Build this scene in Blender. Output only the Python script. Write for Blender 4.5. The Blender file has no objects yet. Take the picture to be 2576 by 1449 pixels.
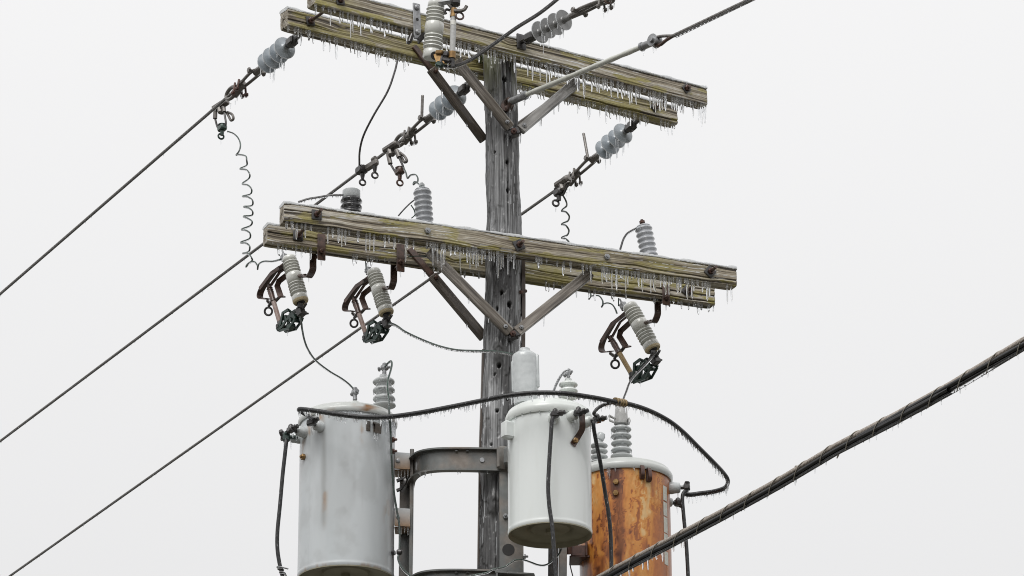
import bpy, bmesh, math, random
import numpy as np
from mathutils import Vector, Matrix

# ------------------------------------------------------------------ camera, sky, sun
random.seed(7)
scn = bpy.context.scene
W, H, FPX = 2576.0, 1449.0, 9000.0          # the photograph's measuring grid and focal length on it
ZL = 8.578                                   # height of the lower crossarm pair
CAM = np.array([0.04539, -16.69217, 1.70])
PITCH, ROLL = 0.38242, -0.00503
_c, _s = math.cos(PITCH), math.sin(PITCH)
_r0, FWD, _u0 = np.array([1., 0, 0]), np.array([0, _c, _s]), np.array([0, -_s, _c])
RGT = math.cos(ROLL) * _r0 + math.sin(ROLL) * _u0
UPV = -math.sin(ROLL) * _r0 + math.cos(ROLL) * _u0

cd = bpy.data.cameras.new('camera'); cam = bpy.data.objects.new('camera', cd)
scn.collection.objects.link(cam)
cam.matrix_world = Matrix(((RGT[0], UPV[0], -FWD[0], CAM[0]), (RGT[1], UPV[1], -FWD[1], CAM[1]),
                           (RGT[2], UPV[2], -FWD[2], CAM[2]), (0, 0, 0, 1)))
cd.sensor_width = 36.0; cd.lens = 36.0 * FPX / W; cd.clip_start = 0.1; cd.clip_end = 5000
scn.camera = cam

SUN_EL, SUN_AZ = math.radians(52), math.radians(205)   # azimuth clockwise from +Y: behind the camera, to its left
world = bpy.data.worlds.new('World'); scn.world = world; world.use_nodes = True
wn, wl = world.node_tree.nodes, world.node_tree.links
wn.clear()
wo = wn.new('ShaderNodeOutputWorld'); bg = wn.new('ShaderNodeBackground')
sky = wn.new('ShaderNodeTexSky'); sky.sky_type = 'NISHITA'; sky.sun_disc = False
sky.sun_elevation = SUN_EL; sky.sun_rotation = SUN_AZ
tc = wn.new('ShaderNodeTexCoord'); sep = wn.new('ShaderNodeSeparateXYZ')
# overcast cloud deck: brighter towards the zenith, as in the picture
mr = wn.new('ShaderNodeMapRange'); mr.inputs[1].default_value = 0.0; mr.inputs[2].default_value = 1.0
mr.inputs[3].default_value = 0.555; mr.inputs[4].default_value = 1.00
nz = wn.new('ShaderNodeTexNoise'); nz.inputs['Scale'].default_value = 1.6; nz.inputs['Detail'].default_value = 3
nm = wn.new('ShaderNodeMapRange'); nm.inputs[3].default_value = 0.96; nm.inputs[4].default_value = 1.04
mul = wn.new('ShaderNodeMath'); mul.operation = 'MULTIPLY'
vm = wn.new('ShaderNodeVectorMath'); vm.operation = 'SCALE'; vm.inputs[0].default_value = (0.995, 0.99, 0.99)
vs = wn.new('ShaderNodeVectorMath'); vs.operation = 'SCALE'; vs.inputs[3].default_value = 0.003
va = wn.new('ShaderNodeVectorMath'); va.operation = 'ADD'
wl.new(tc.outputs['Generated'], sep.inputs[0]); wl.new(sep.outputs['Z'], mr.inputs[0])
wl.new(tc.outputs['Generated'], nz.inputs['Vector']); wl.new(nz.outputs['Fac'], nm.inputs[0])
wl.new(mr.outputs[0], mul.inputs[0]); wl.new(nm.outputs[0], mul.inputs[1]); wl.new(mul.outputs[0], vm.inputs[3])
wl.new(sky.outputs[0], vs.inputs[0]); wl.new(vm.outputs[0], va.inputs[0]); wl.new(vs.outputs[0], va.inputs[1])
wl.new(va.outputs[0], bg.inputs['Color']); bg.inputs['Strength'].default_value = 1.0
wl.new(bg.outputs[0], wo.inputs['Surface'])

sd = bpy.data.lights.new('sun', 'SUN'); sd.energy = 1.5; sd.angle = math.radians(35); sd.color = (1.0, 0.985, 0.96)
sun = bpy.data.objects.new('sun', sd); scn.collection.objects.link(sun)
_sd = Vector((math.sin(SUN_AZ) * math.cos(SUN_EL), math.cos(SUN_AZ) * math.cos(SUN_EL), math.sin(SUN_EL)))
sun.rotation_euler = _sd.to_track_quat('Z', 'Y').to_euler(); sun.location = (0, -10, 20)
scn.view_settings.view_transform = 'Standard'; scn.view_settings.look = 'None'
scn.view_settings.exposure = 0.25; scn.view_settings.gamma = 1.0
scn.cycles.use_denoising = True; scn.cycles.filter_width = 1.0; scn.cycles.use_adaptive_sampling = False
scn.cycles.max_bounces = 12; scn.cycles.transmission_bounces = 10; scn.cycles.transparent_max_bounces = 10
scn.cycles.caustics_refractive = True; scn.cycles.caustics_reflective = False

# ------------------------------------------------------------------ helpers
def A3(*p): return np.array(p, float)
def unit(v): v = np.asarray(v, float); return v / (np.linalg.norm(v) + 1e-12)
ZU = A3(0, 0, 1)
def ray(u, v): return FWD + RGT * ((u - W / 2) / FPX) - UPV * ((v - H / 2) / FPX)
def P(u, v, Y): d = ray(u, v); return CAM + d * ((Y - CAM[1]) / d[1])
def Pz(u, v, z): d = ray(u, v); return CAM + d * ((z - CAM[2]) / d[2])
def Ppl(u, v, p, n): d = ray(u, v); return CAM + d * (np.dot(np.asarray(p) - CAM, n) / np.dot(d, n))
def Pcyl(u, v, cx, cy, r):
    d = ray(u, v); ox, oy = CAM[0] - cx, CAM[1] - cy
    a = d[0]**2 + d[1]**2; b = ox * d[0] + oy * d[1]; c = ox**2 + oy**2 - r * r
    q = b * b - a * c; t = (-b - math.sqrt(max(q, 0))) / a
    p = CAM + d * t; n = unit(A3(p[0] - cx, p[1] - cy, 0))
    return A3(cx + n[0] * r, cy + n[1] * r, p[2]), n
def pxm(p): return FPX / np.dot(np.asarray(p) - CAM, FWD)          # grid pixels per metre at a point

def smooth(pts, n=8):
    P_ = [np.asarray(p, float) for p in pts]
    if len(P_) < 3: return P_
    out = []
    Q = [2 * P_[0] - P_[1]] + P_ + [2 * P_[-1] - P_[-2]]
    for i in range(1, len(Q) - 2):
        p0, p1, p2, p3 = Q[i - 1:i + 3]
        for k in range(n):
            t = k / n
            out.append(.5 * (2 * p1 + (p2 - p0) * t + (2 * p0 - 5 * p1 + 4 * p2 - p3) * t * t + (3 * p1 - p0 - 3 * p2 + p3) * t**3))
    out.append(P_[-1]); return out

def frame(d, ref=None):
    d = unit(d); r = ref if ref is not None else (ZU if abs(d[2]) < .9 else A3(1, 0, 0))
    x = unit(np.cross(r, d)); return x, np.cross(d, x), d

class MB:
    def __init__(s): s.v = []; s.f = []
    def add(s, vs, fs):
        o = len(s.v); s.v += [tuple(x) for x in vs]; s.f += [tuple(i + o for i in f) for f in fs]
    def tube(s, path, r, seg=8, closed=False, cap=True, lobes=0, twist=0., ecc=None):
        path = [np.asarray(p, float) for p in path]; n = len(path)
        rs = r if hasattr(r, '__len__') else [r] * n
        tang = []
        for i in range(n):
            a = path[i - 1] if (i or closed) else path[0]; b = path[(i + 1) % n] if (i < n - 1 or closed) else path[-1]
            tang.append(unit(b - a))
        x, y, _ = frame(tang[0]); vs = []; L = 0
        for i in range(n):
            t = tang[i]; x = unit(x - t * np.dot(x, t)); y = np.cross(t, x)
            if i: L += np.linalg.norm(path[i] - path[i - 1])
            for k in range(seg):
                a = 2 * math.pi * k / seg
                rr = rs[i]
                if lobes: rr = rs[i] * (.70 + .34 * abs(math.cos((a * lobes + twist * L * lobes) * .5)) ** .6)
                vs.append(path[i] + (x * math.cos(a) + y * math.sin(a)) * rr)
        fs = []
        m = n if closed else n - 1
        for i in range(m):
            for k in range(seg):
                a, b = i * seg + k, i * seg + (k + 1) % seg
                c, d = ((i + 1) % n) * seg + (k + 1) % seg, ((i + 1) % n) * seg + k
                fs.append((a, b, c, d))
        if cap and not closed:
            fs.append(tuple(range(seg - 1, -1, -1))); fs.append(tuple((n - 1) * seg + k for k in range(seg)))
        s.add(vs, fs); return s
    def lathe(s, p, axis, prof, seg=16, ref=None, cap=True):
        x, y, d = frame(axis, ref); p = np.asarray(p, float); vs = []
        for r, h in prof:
            for k in range(seg):
                a = 2 * math.pi * k / seg
                vs.append(p + d * h + (x * math.cos(a) + y * math.sin(a)) * r)
        fs = [(i * seg + k, i * seg + (k + 1) % seg, (i + 1) * seg + (k + 1) % seg, (i + 1) * seg + k)
              for i in range(len(prof) - 1) for k in range(seg)]
        if cap: fs.append(tuple(range(seg - 1, -1, -1))); fs.append(tuple((len(prof) - 1) * seg + k for k in range(seg)))
        s.add(vs, fs); return s
    def beam(s, p0, p1, w, d, wdir, ch=.004):
        """chamfered bar from p0 to p1, w across wdir, d across the third axis"""
        p0, p1 = np.asarray(p0, float), np.asarray(p1, float); t = unit(p1 - p0)
        x = unit(np.asarray(wdir) - t * np.dot(wdir, t)); y = np.cross(t, x)
        ch = min(ch, w * .3, d * .3); a, b = w / 2, d / 2
        sec = [(-a + ch, -b), (a - ch, -b), (a, -b + ch), (a, b - ch), (a - ch, b), (-a + ch, b), (-a, b - ch), (-a, -b + ch)]
        e = min(ch, np.linalg.norm(p1 - p0) * .2)
        rows = [(p0, 1 - ch / max(a, b)), (p0 + t * e, 1), (p1 - t * e, 1), (p1, 1 - ch / max(a, b))]
        vs = [q + (x * i + y * j) * k for q, k in rows for i, j in sec]
        fs = [(r * 8 + k, r * 8 + (k + 1) % 8, (r + 1) * 8 + (k + 1) % 8, (r + 1) * 8 + k) for r in range(3) for k in range(8)]
        fs += [tuple(range(7, -1, -1)), tuple(24 + k for k in range(8))]
        s.add(vs, fs); return s
    def box(s, c, ex, ey, hx, hy, hz, ch=.003):
        c = np.asarray(c, float); ex = unit(ex); ez = unit(np.cross(ex, ey))
        return s.beam(c - ez * hz, c + ez * hz, hx * 2, hy * 2, ex, ch)
    def hexnut(s, p, axis, r, h):
        return s.lathe(p, axis, [(r * .93, 0), (r, h * .12), (r, h * .85), (r * .86, h)], 6)
    def bolt(s, p, axis, r, stud=.02):
        s.hexnut(p, axis, r, r * 1.1)
        return s.lathe(np.asarray(p) + unit(axis) * r, axis, [(r * .5, 0), (r * .5, stud), (r * .4, stud + .003)], 8)
    def ring(s, c, n, R, r, seg=18, sx=1.0, ref=None):
        x, y, _ = frame(n, ref); c = np.asarray(c, float)
        return s.tube([c + (x * math.cos(a) * sx + y * math.sin(a)) * R for a in np.linspace(0, 2 * math.pi, seg, endpoint=False)], r, 7, closed=True)
    def strip(s, path, w, th, wdir):
        """bent flat bar along a path"""
        path = [np.asarray(p, float) for p in path]; n = len(path); vs = []
        for i in range(n):
            t = unit(path[min(i + 1, n - 1)] - path[max(i - 1, 0)])
            x = unit(np.asarray(wdir) - t * np.dot(wdir, t)); y = np.cross(t, x)
            vs += [path[i] + x * a * w / 2 + y * b * th / 2 for a, b in ((-1, -1), (1, -1), (1, 1), (-1, 1))]
        fs = [(i * 4 + k, i * 4 + (k + 1) % 4, (i + 1) * 4 + (k + 1) % 4, (i + 1) * 4 + k) for i in range(n - 1) for k in range(4)]
        fs += [(3, 2, 1, 0), tuple((n - 1) * 4 + k for k in range(4))]
        s.add(vs, fs); return s
    def icicle(s, p, L, r, seg=6):
        p = np.asarray(p, float); n = 5; vs = []
        wx, wy = random.uniform(-.06, .06) * L, random.uniform(-.03, .03) * L
        for i in range(n):
            t = i / (n - 1); rr = r * (1.0 - .62 * t) * (random.uniform(.85, 1.12) if i else 1.15)
            if i == n - 1: rr = r * .22
            for k in range(seg):
                a = 2 * math.pi * k / seg
                vs.append(p + A3(math.cos(a) * rr + wx * t * t, math.sin(a) * rr + wy * t, -L * t))
        fs = [(i * seg + k, (i + 1) * seg + k, (i + 1) * seg + (k + 1) % seg, i * seg + (k + 1) % seg) for i in range(n - 1) for k in range(seg)]
        fs += [tuple(range(seg)), tuple((n - 1) * seg + k for k in range(seg - 1, -1, -1))]
        s.add(vs, fs); return s
    def build_along(s, name, mat, parent, p, ax, n):
        """same, with the object's own x axis along the piece so that its grain follows it"""
        ax = unit(ax); n = unit(n - ax * np.dot(n, ax)); R = np.stack([ax, np.cross(n, ax), n], 1); p = np.asarray(p)
        me = bpy.data.meshes.new(name); me.from_pydata(((np.array(s.v) - p) @ R).tolist(), [], s.f); me.update()
        o = finish(name, me, mat, parent, np.zeros(3), 35)
        M = Matrix([list(R[i]) for i in range(3)]).to_4x4(); M.translation = Vector(p - np.array(parent['_o'])); o.matrix_local = M; return o
    def build(s, name, mat, parent=None, sm=35, kind=None, label=None):
        off = np.array(parent['_o']) if parent is not None else np.zeros(3)
        if parent is None:
            a = np.array(s.v); off = A3(*(a.min(0) + a.max(0)) / 2); off[2] = a[:, 2].min()
        me = bpy.data.meshes.new(name)
        me.from_pydata([tuple(np.asarray(v) - off) for v in s.v], [], s.f); me.update()
        return finish(name, me, mat, parent, off, sm, kind, label)

def outward(me):
    bm = bmesh.new(); bm.from_mesh(me); bmesh.ops.recalc_face_normals(bm, faces=bm.faces[:]); bm.to_mesh(me); bm.free()
def finish(name, me, mat, parent, off, sm=35, kind=None, label=None):
    o = bpy.data.objects.new(name, me); scn.collection.objects.link(o)
    me.materials.append(MAT[mat])
    if mat.startswith('ice'): outward(me)
    if sm is not None:
        me.polygons.foreach_set('use_smooth', [True] * len(me.polygons))
        if sm < 170: me.set_sharp_from_angle(angle=math.radians(sm))
    if parent is not None: o.parent = parent
    else: o.location = tuple(off)
    o['_o'] = [float(x) for x in off]
    if kind: o['kind'] = kind
    if label: o['label'] = label
    return o

def thing(name, loc, label, cat, group=None):
    o = bpy.data.objects.new(name, None); scn.collection.objects.link(o)
    o.location = tuple(loc); o.empty_display_size = .05; o['_o'] = [float(x) for x in loc]
    return tag(o, label, cat, group)
def tag(o, label, cat, group=None):
    o['label'] = label; o['category'] = cat
    if group: o['group'] = group
    return o

# numpy noise on a grid, periodic along the second axis when asked
def vnoise(a, b, seed, pb=None):
    rs = np.random.RandomState(seed); T = rs.rand(256, 256)
    a = np.asarray(a, float); b = np.asarray(b, float)
    i, j = np.floor(a).astype(int), np.floor(b).astype(int); fa, fb = a - i, b - j
    fa = fa * fa * (3 - 2 * fa); fb = fb * fb * (3 - 2 * fb)
    def g(i, j):
        if pb: j = j % pb
        return T[i % 256, j % 256]
    return (g(i, j) * (1 - fa) + g(i + 1, j) * fa) * (1 - fb) + (g(i, j + 1) * (1 - fa) + g(i + 1, j + 1) * fa) * fb
def fbm(a, b, seed, oct=4, pb=None):
    t, w, s = 0, 1, 0
    for k in range(oct):
        t = t + w * vnoise(a * 2**k, b * 2**k, seed + k, pb * 2**k if pb else None); s += w; w *= .5
    return t / s
def sst(x, a, b): t = np.clip((x - a) / (b - a), 0, 1); return t * t * (3 - 2 * t)
def attr(me, name, arr):
    at = me.attributes.new(name, 'FLOAT', 'POINT'); at.data.foreach_set('value', np.asarray(arr, np.float32).ravel())

# ------------------------------------------------------------------ materials
MAT = {}
class NT:
    def __init__(s, name):
        m = bpy.data.materials.new(name); m.use_nodes = True; MAT[name] = m
        s.n, s.l = m.node_tree.nodes, m.node_tree.links; s.b = s.n['Principled BSDF']; s.tc = s.n.new('ShaderNodeTexCoord')
    def noise(s, scale, detail=4, stretch=(1, 1, 1), rough=.55, src='Object'):
        mp = s.n.new('ShaderNodeMapping'); mp.inputs['Scale'].default_value = stretch
        t = s.n.new('ShaderNodeTexNoise'); t.inputs['Scale'].default_value = scale; t.inputs['Detail'].default_value = detail
        t.inputs['Roughness'].default_value = rough
        s.l.new(s.tc.outputs[src], mp.inputs[0]); s.l.new(mp.outputs[0], t.inputs['Vector']); return t.outputs['Fac']
    def at(s, name): t = s.n.new('ShaderNodeAttribute'); t.attribute_name = name; return t.outputs['Fac']
    def ramp(s, fac, stops):
        r = s.n.new('ShaderNodeValToRGB'); e = r.color_ramp.elements
        while len(e) < len(stops): e.new(.5)
        for q, (p, c) in zip(e, stops): q.position = p; q.color = (*c, 1) if len(c) == 3 else c
        s.l.new(fac, r.inputs[0]); return r.outputs['Color']
    def mix(s, fac, a, b, mode='MIX'):
        m = s.n.new('ShaderNodeMix'); m.data_type = 'RGBA'; m.blend_type = mode
        for inp, x in ((m.inputs[0], fac), (m.inputs[6], a), (m.inputs[7], b)):
            if isinstance(x, (int, float)): inp.default_value = x
            elif isinstance(x, tuple): inp.default_value = (*x, 1)
            else: s.l.new(x, inp)
        return m.outputs[2]
    def bump(s, h, strength=.3, dist=.01):
        b = s.n.new('ShaderNodeBump'); b.inputs['Strength'].default_value = strength; b.inputs['Distance'].default_value = dist
        s.l.new(h, b.inputs['Height']); s.l.new(b.outputs[0], s.b.inputs['Normal'])
    def set(s, **k):
        for a, v in k.items():
            i = s.b.inputs[a.replace('_', ' ')]
            if hasattr(v, 'node'): s.l.new(v, i)
            elif isinstance(v, tuple): i.default_value = (*v, 1)
            else: i.default_value = v
        return s

def simple(name, c1, c2, scale=60, rough=.45, metal=0., coat=0., bump=0., bscale=150, stretch=(1, 1, 1), bdist=.002):
    n = NT(name); f = n.noise(scale, 4, stretch)
    n.set(Base_Color=n.ramp(f, [(.3, c1), (.7, c2)]), Roughness=rough, Metallic=metal, Coat_Weight=coat, Coat_Roughness=.12)
    if bump: n.bump(n.noise(bscale, 3, stretch), bump, bdist)
    return n

# weathered crossarm wood: grain and lichen masks come with the mesh
n = NT('arm_wood'); g = n.at('grain'); fine = n.noise(90, 4, (.12, 1, 1))
base = n.ramp(g, [(0, (.018, .013, .009)), (.20, (.090, .066, .040)), (.42, (.285, .237, .168)), (.70, (.485, .432, .335)), (1, (.63, .59, .51))])
base = n.mix(.5, base, n.ramp(fine, [(.25, (.25, .24, .22)), (.75, (1., 1., 1.))]), 'MULTIPLY')
lich = n.mix(n.noise(70, 3), (.17, .145, .018), (.44, .385, .07))
base = n.mix(n.at('lichen'), base, lich); base = n.mix(n.at('ice_glint'), base, (.74, .76, .78))  # glint of ice along the grain is painted into the wood colour
n.set(Base_Color=base, Roughness=.6, Coat_Weight=.30, Coat_Roughness=.16)
n.bump(fine, .35, .003)
# pole wood: grey, checked, with creosote-dark damp patches and a darker lower trunk
n = NT('pole_wood'); g = n.at('grain'); fine = n.noise(80, 4, (1, 1, .1))
base = n.ramp(g, [(0, (.010, .009, .009)), (.25, (.066, .066, .067)), (.50, (.20, .201, .204)), (.78, (.36, .362, .368)), (1, (.52, .523, .53))])
base = n.mix(.5, base, n.ramp(fine, [(.25, (.3, .3, .3)), (.75, (1., 1., 1.))]), 'MULTIPLY')
base = n.mix(n.at('dark_tone'), base, (.016, .014, .013)); base = n.mix(n.at('lichen'), base, (.10, .105, .03)); base = n.mix(n.at('ice_glint'), base, (.70, .72, .74))  # last mix paints the ice glint as pale lines
n.set(Base_Color=base, Roughness=.5, Coat_Weight=.45, Coat_Roughness=.14); n.bump(fine, .4, .003)
def brace_mat(name, stops, sc=60):
    n = NT(name); f = n.noise(sc, 5, (.05, 1, 1), .65); g = n.noise(9, 4, (.4, 1, 1))
    base = n.ramp(f, stops); base = n.mix(n.ramp(g, [(.48, (0, 0, 0)), (.62, (.85, .85, .85))]), base, (.035, .028, .022)); n.set(Base_Color=base, Roughness=.5, Coat_Weight=.4, Coat_Roughness=.15); n.bump(f, .6, .004)
brace_mat('brace_wood', [(.28, (.04, .032, .026)), (.45, (.16, .135, .11)), (.7, (.40, .37, .33))])
brace_mat('brace_pale', [(.28, (.12, .115, .105)), (.45, (.26, .25, .235)), (.7, (.44, .43, .415))])
brace_mat('brace_steel', [(.28, (.03, .022, .016)), (.5, (.085, .066, .05)), (.72, (.24, .21, .18))])
simple('galvanised', (.20, .20, .205), (.40, .41, .42), 45, .38, .55, .5, .12, 60)
simple('dark_steel', (.020, .019, .020), (.075, .070, .068), 50, .38, .4, .5, .2, 80)
simple('brown_steel', (.032, .019, .015), (.125, .068, .050), 45, .42, .25, .5, .2, 80)
simple('rust_bolt', (.045, .02, .016), (.12, .052, .034), 60, .45, .25, .4)
simple('brass', (.20, .11, .04), (.36, .22, .08), 60, .4, .6, .3)
simple('bronze_green', (.012, .022, .019), (.035, .075, .057), 50, .4, .35, .5, .2, 80)
simple('porcelain', (.60, .605, .565), (.67, .675, .64), 12, .3, 0, .8, .05, 40)
simple('porcelain_foot', (.52, .43, .26), (.60, .50, .32), 20, .5)
simple('bore', (.01, .01, .01), (.02, .018, .016), 20, .6)
simple('polymer_blue', (.25, .29, .325), (.39, .425, .455), 24, .32, 0, .8, .25, 60)
simple('polymer_dim', (.17, .17, .168), (.26, .262, .26), 24, .32, 0, .8, .25, 60)
simple('polymer_grey', (.37, .385, .41), (.45, .465, .49), 18, .3, 0, .8, .15, 70)
simple('bushing_grey', (.44, .46, .46), (.53, .55, .55), 18, .28, 0, .8, .1, 60)
simple('polymer_black', (.012, .012, .014), (.03, .03, .032), 30, .28, 0, .8)
simple('grey_cap', (.48, .505, .51), (.60, .625, .63), 30, .35, 0, .7, .5, 45)
simple('fuse_tube', (.40, .40, .39), (.52, .52, .51), 80, .5, 0, .4, .3, 200)
simple('fuse_tube_brown', (.24, .13, .10), (.42, .34, .31), 18, .5, 0, .4, .3, 120)
simple('fuse_tube_tan', (.30, .20, .08), (.42, .31, .16), 25, .5, 0, .4, .3, 120)
simple('white_band', (.70, .69, .64), (.76, .75, .70), 40, .5)
simple('aluminium', (.10, .09, .083), (.22, .205, .19), 40, .42, .45, .35, .15, 80)
simple('conductor', (.085, .078, .072), (.27, .257, .245), 120, .45, .3, .25)
simple('jumper_wire', (.035, .033, .035), (.15, .145, .145), 90, .45, .3, .3)
simple('messenger', (.27, .225, .19), (.52, .465, .41), 90, .45, .25, .3)
simple('cable_jacket', (.006, .006, .007), (.013, .013, .014), 60, .38, 0, .1)
simple('lashing', (.30, .28, .24), (.40, .375, .32), 60, .45, .4, .2)
simple('copper_green', (.012, .032, .022), (.02, .065, .042), 50, .45, .2, .4)
n = NT('frosted_cable'); f = n.noise(160, 4, (1, 1, .35)); n.set(Base_Color=n.ramp(f, [(.45, (.008, .008, .009)), (.62, (.022, .022, .024)), (.74, (.30, .30, .32))]), Roughness=.45, Coat_Weight=.15); n.bump(f, .6, .004)
simple('rod', (.46, .47, .42), (.62, .62, .57), 16, .3, 0, .7, .4, 60)
n = NT('ice'); n.set(Base_Color=(.955, .965, .975), Roughness=.02, IOR=1.31, Transmission_Weight=.93)
n = NT('ice_crust'); n.set(Base_Color=(.84, .86, .88), Roughness=.2, IOR=1.31, Transmission_Weight=.35); n.bump(n.noise(70, 3), .5, .004)
n = NT('tank_grey'); f = n.noise(5, 4, (1, 1, .25)); base = n.ramp(f, [(.3, (.51, .545, .56)), (.7, (.60, .625, .64))])
base = n.mix(n.at('stain'), base, (.30, .305, .30)); base = n.mix(n.at('rust'), base, n.mix(n.noise(60, 4), (.20, .085, .025), (.46, .27, .11)))
n.set(Base_Color=base, Roughness=.38, Coat_Weight=.35, Coat_Roughness=.15); n.bump(n.noise(9, 2), .05, .01)
n = NT('tank_white'); f = n.noise(4, 4, (1, 1, .3)); base = n.ramp(f, [(.3, (.74, .775, .76)), (.7, (.79, .82, .81))])
base = n.mix(n.at('stain'), base, (.50, .50, .44)); n.set(Base_Color=base, Roughness=.3, Coat_Weight=.4, Coat_Roughness=.12); n.bump(n.noise(9, 2), .04, .01)
n = NT('tank_base'); f = n.noise(8, 4); n.set(Base_Color=n.ramp(f, [(.3, (.24, .22, .15)), (.7, (.36, .34, .25))]), Roughness=.55); n.bump(n.noise(60, 3), .1, .003)
n = NT('tank_rust'); t = n.at('tone')
base = n.ramp(t, [(0, (.11, .028, .008)), (.20, (.27, .085, .022)), (.40, (.46, .145, .030)), (.58, (.64, .25, .045)), (.82, (.70, .33, .085)), (1, (.76, .50, .23))])
fi = n.noise(70, 5, (1, 1, .45)); base = n.mix(.35, base, n.ramp(fi, [(.3, (.45, .40, .36)), (.65, (1, 1, 1))]), 'MULTIPLY')
n.set(Base_Color=base, Roughness=n.ramp(t, [(0, (.3, .3, .3)), (1, (.6, .6, .6))]), Coat_Weight=.3, Coat_Roughness=.15); n.bump(fi, .15, .003)
n = NT('lid_grey'); f = n.noise(9, 4); base = n.ramp(f, [(.3, (.50, .515, .50)), (.7, (.58, .60, .58))])
base = n.mix(n.at('rust'), base, n.mix(n.noise(50, 4), (.07, .035, .02), (.42, .20, .06))); n.set(Base_Color=base, Roughness=.4, Coat_Weight=.5); n.bump(n.noise(40, 3), .12, .004)
simple('lid_white', (.66, .69, .665), (.74, .77, .745), 9, .35, 0, .5, .12, 40)
simple('label_white', (.52, .52, .46), (.68, .68, .62), 60, .5)
simple('moulding_wood', (.06, .045, .036), (.15, .12, .10), 60, .55, 0, .3, .3, 90, (1, 1, .1))
simple('lichen_tuft', (.03, .045, .012), (.09, .11, .03), 60, .9)
n = NT('ground_mat'); f = n.noise(.6, 6); n.set(Base_Color=n.ramp(f, [(.3, (.055, .052, .042)), (.7, (.12, .115, .10))]), Roughness=.9)

# ------------------------------------------------------------------ ground
gb = MB(); N_ = 12
gb.add([(x * 2000 / N_ - 1000, y * 2000 / N_ - 1000, .15 * math.sin(x * 1.3) * math.cos(y * 1.7) - .2 if abs(x - 6) + abs(y - 6) > 1 else 0) for y in range(N_ + 1) for x in range(N_ + 1)],
       [(y * (N_ + 1) + x, y * (N_ + 1) + x + 1, (y + 1) * (N_ + 1) + x + 1, (y + 1) * (N_ + 1) + x) for y in range(N_) for x in range(N_)])
o = gb.build('ground', 'ground_mat', None, 40, 'structure'); o['label'] = 'brown winter ground under the utility pole'

# ------------------------------------------------------------------ icicles
ICM = []
for q in range(7):
    b = MB(); n_, sg = 9, 8; vs = []; ph = random.uniform(0, 6)
    for i in range(n_):
        t = i / (n_ - 1); rr = (1.18 if i == 0 else 1.0 - .45 * t ** 1.1) * (1 + .10 * math.sin(ph + t * 19) * (t > .1)) 
        if i == n_ - 2: rr *= .95
        if i == n_ - 1: rr = .22
        for k in range(sg):
            a = 2 * math.pi * k / sg; vs.append((math.cos(a) * rr + .35 * math.sin(ph + t * 2.2) * t, math.sin(a) * rr, -t))
    b.add(vs, [(i * sg + k, (i + 1) * sg + k, (i + 1) * sg + (k + 1) % sg, i * sg + (k + 1) % sg) for i in range(n_ - 1) for k in range(sg)] + [tuple(range(sg)), tuple((n_ - 1) * sg + k for k in range(sg - 1, -1, -1))])
    me = bpy.data.meshes.new('icicle'); me.from_pydata(b.v, [], b.f); me.update(); outward(me)
    me.polygons.foreach_set('use_smooth', [True] * len(me.polygons)); me.materials.append(MAT['ice']); ICM.append(me)
def icicle(p, L, r, parent):
    o = bpy.data.objects.new('icicle', random.choice(ICM)); scn.collection.objects.link(o); o.parent = parent
    o.location = tuple(np.asarray(p) - np.array(parent['_o'])); o.scale = (r, r, L); o.rotation_euler = (0, 0, random.uniform(0, 6.28)); return o
def fringe(points, parent, lo, hi, r, every=.02, name='icicle_fringe', skip=0.):
    """joined tiny icicles along a wire, too many to tell apart"""
    b = MB(); pts = [np.asarray(p) for p in points]; acc = 0; cnt = 0
    for p0, p1 in zip(pts[:-1], pts[1:]):
        L = np.linalg.norm(p1 - p0); acc += L
        while acc > every:
            acc -= every * random.uniform(.6, 1.5)
            if random.random() < skip: continue
            b.icicle(p0 + (p1 - p0) * random.random(), random.uniform(lo, hi) * random.choice((1, 1, .5)), r * random.uniform(.7, 1.2)); cnt += 1
    if cnt: b.build(name, 'ice', parent, 60, 'stuff')
def sheath(path, parent, r, drop=.6):
    MB().tube([np.asarray(p) - ZU * r * drop for p in path], r, 7).build('ice_sheath', 'ice', parent, 80)

# ------------------------------------------------------------------ the pole
prows = [(150, 1256, 41), (330, 1262.5, 42.3), (560, 1267, 43.6), (716, 1266.5, 46), (900, 1262.5, 48.5), (1105, 1257, 50.5), (1350, 1254.5, 52.5), (1449, 1253.5, 53.5)]
pz = []; 
for v, u, hw in prows:
    p = P(u, v, -.0); pz.append((p[2], p[0], hw / pxm(p)))
pz = np.array(sorted(pz)); ztop = P(1256, 128, 0)[2]
zs = np.concatenate([np.linspace(-.05, pz[0, 0] - .3, 24), np.arange(pz[0, 0] - .29, ztop, .0055), [ztop]])
def pole_at(z):
    lo = pz[0]; x = np.interp(z, pz[:, 0], pz[:, 1]); r = np.interp(z, pz[:, 0], pz[:, 2]) + np.maximum(0, lo[0] - z) * .006; return x, r
NA = 150
Zg, Ag = np.meshgrid(zs, np.linspace(0, 2 * np.pi, NA, endpoint=False), indexing='ij')
px_, pr_ = pole_at(Zg)
pb = Ag / (2 * np.pi)
warp = fbm(Zg * 1.3, pb * 8, 11, 3, 8) * 1.6
grain = .5 + .5 * np.sin(2 * np.pi * (pb * 44 + warp * 2.5))
grain = .55 * grain + .45 * fbm(Zg * 5, pb * 60, 31, 3, 60)
patch = fbm(Zg * 2.2, pb * 6, 51, 4, 6)
disp = -.005 * (1 - grain) ** 1.5 - .004 * (fbm(Zg * 9, pb * 20, 77, 3, 20) < .42)
def adev(a): return (Ag - a + np.pi) % (2 * np.pi) - np.pi
cx0 = -np.pi / 2
crack = np.zeros_like(Zg); hole = np.zeros_like(Zg)
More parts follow.
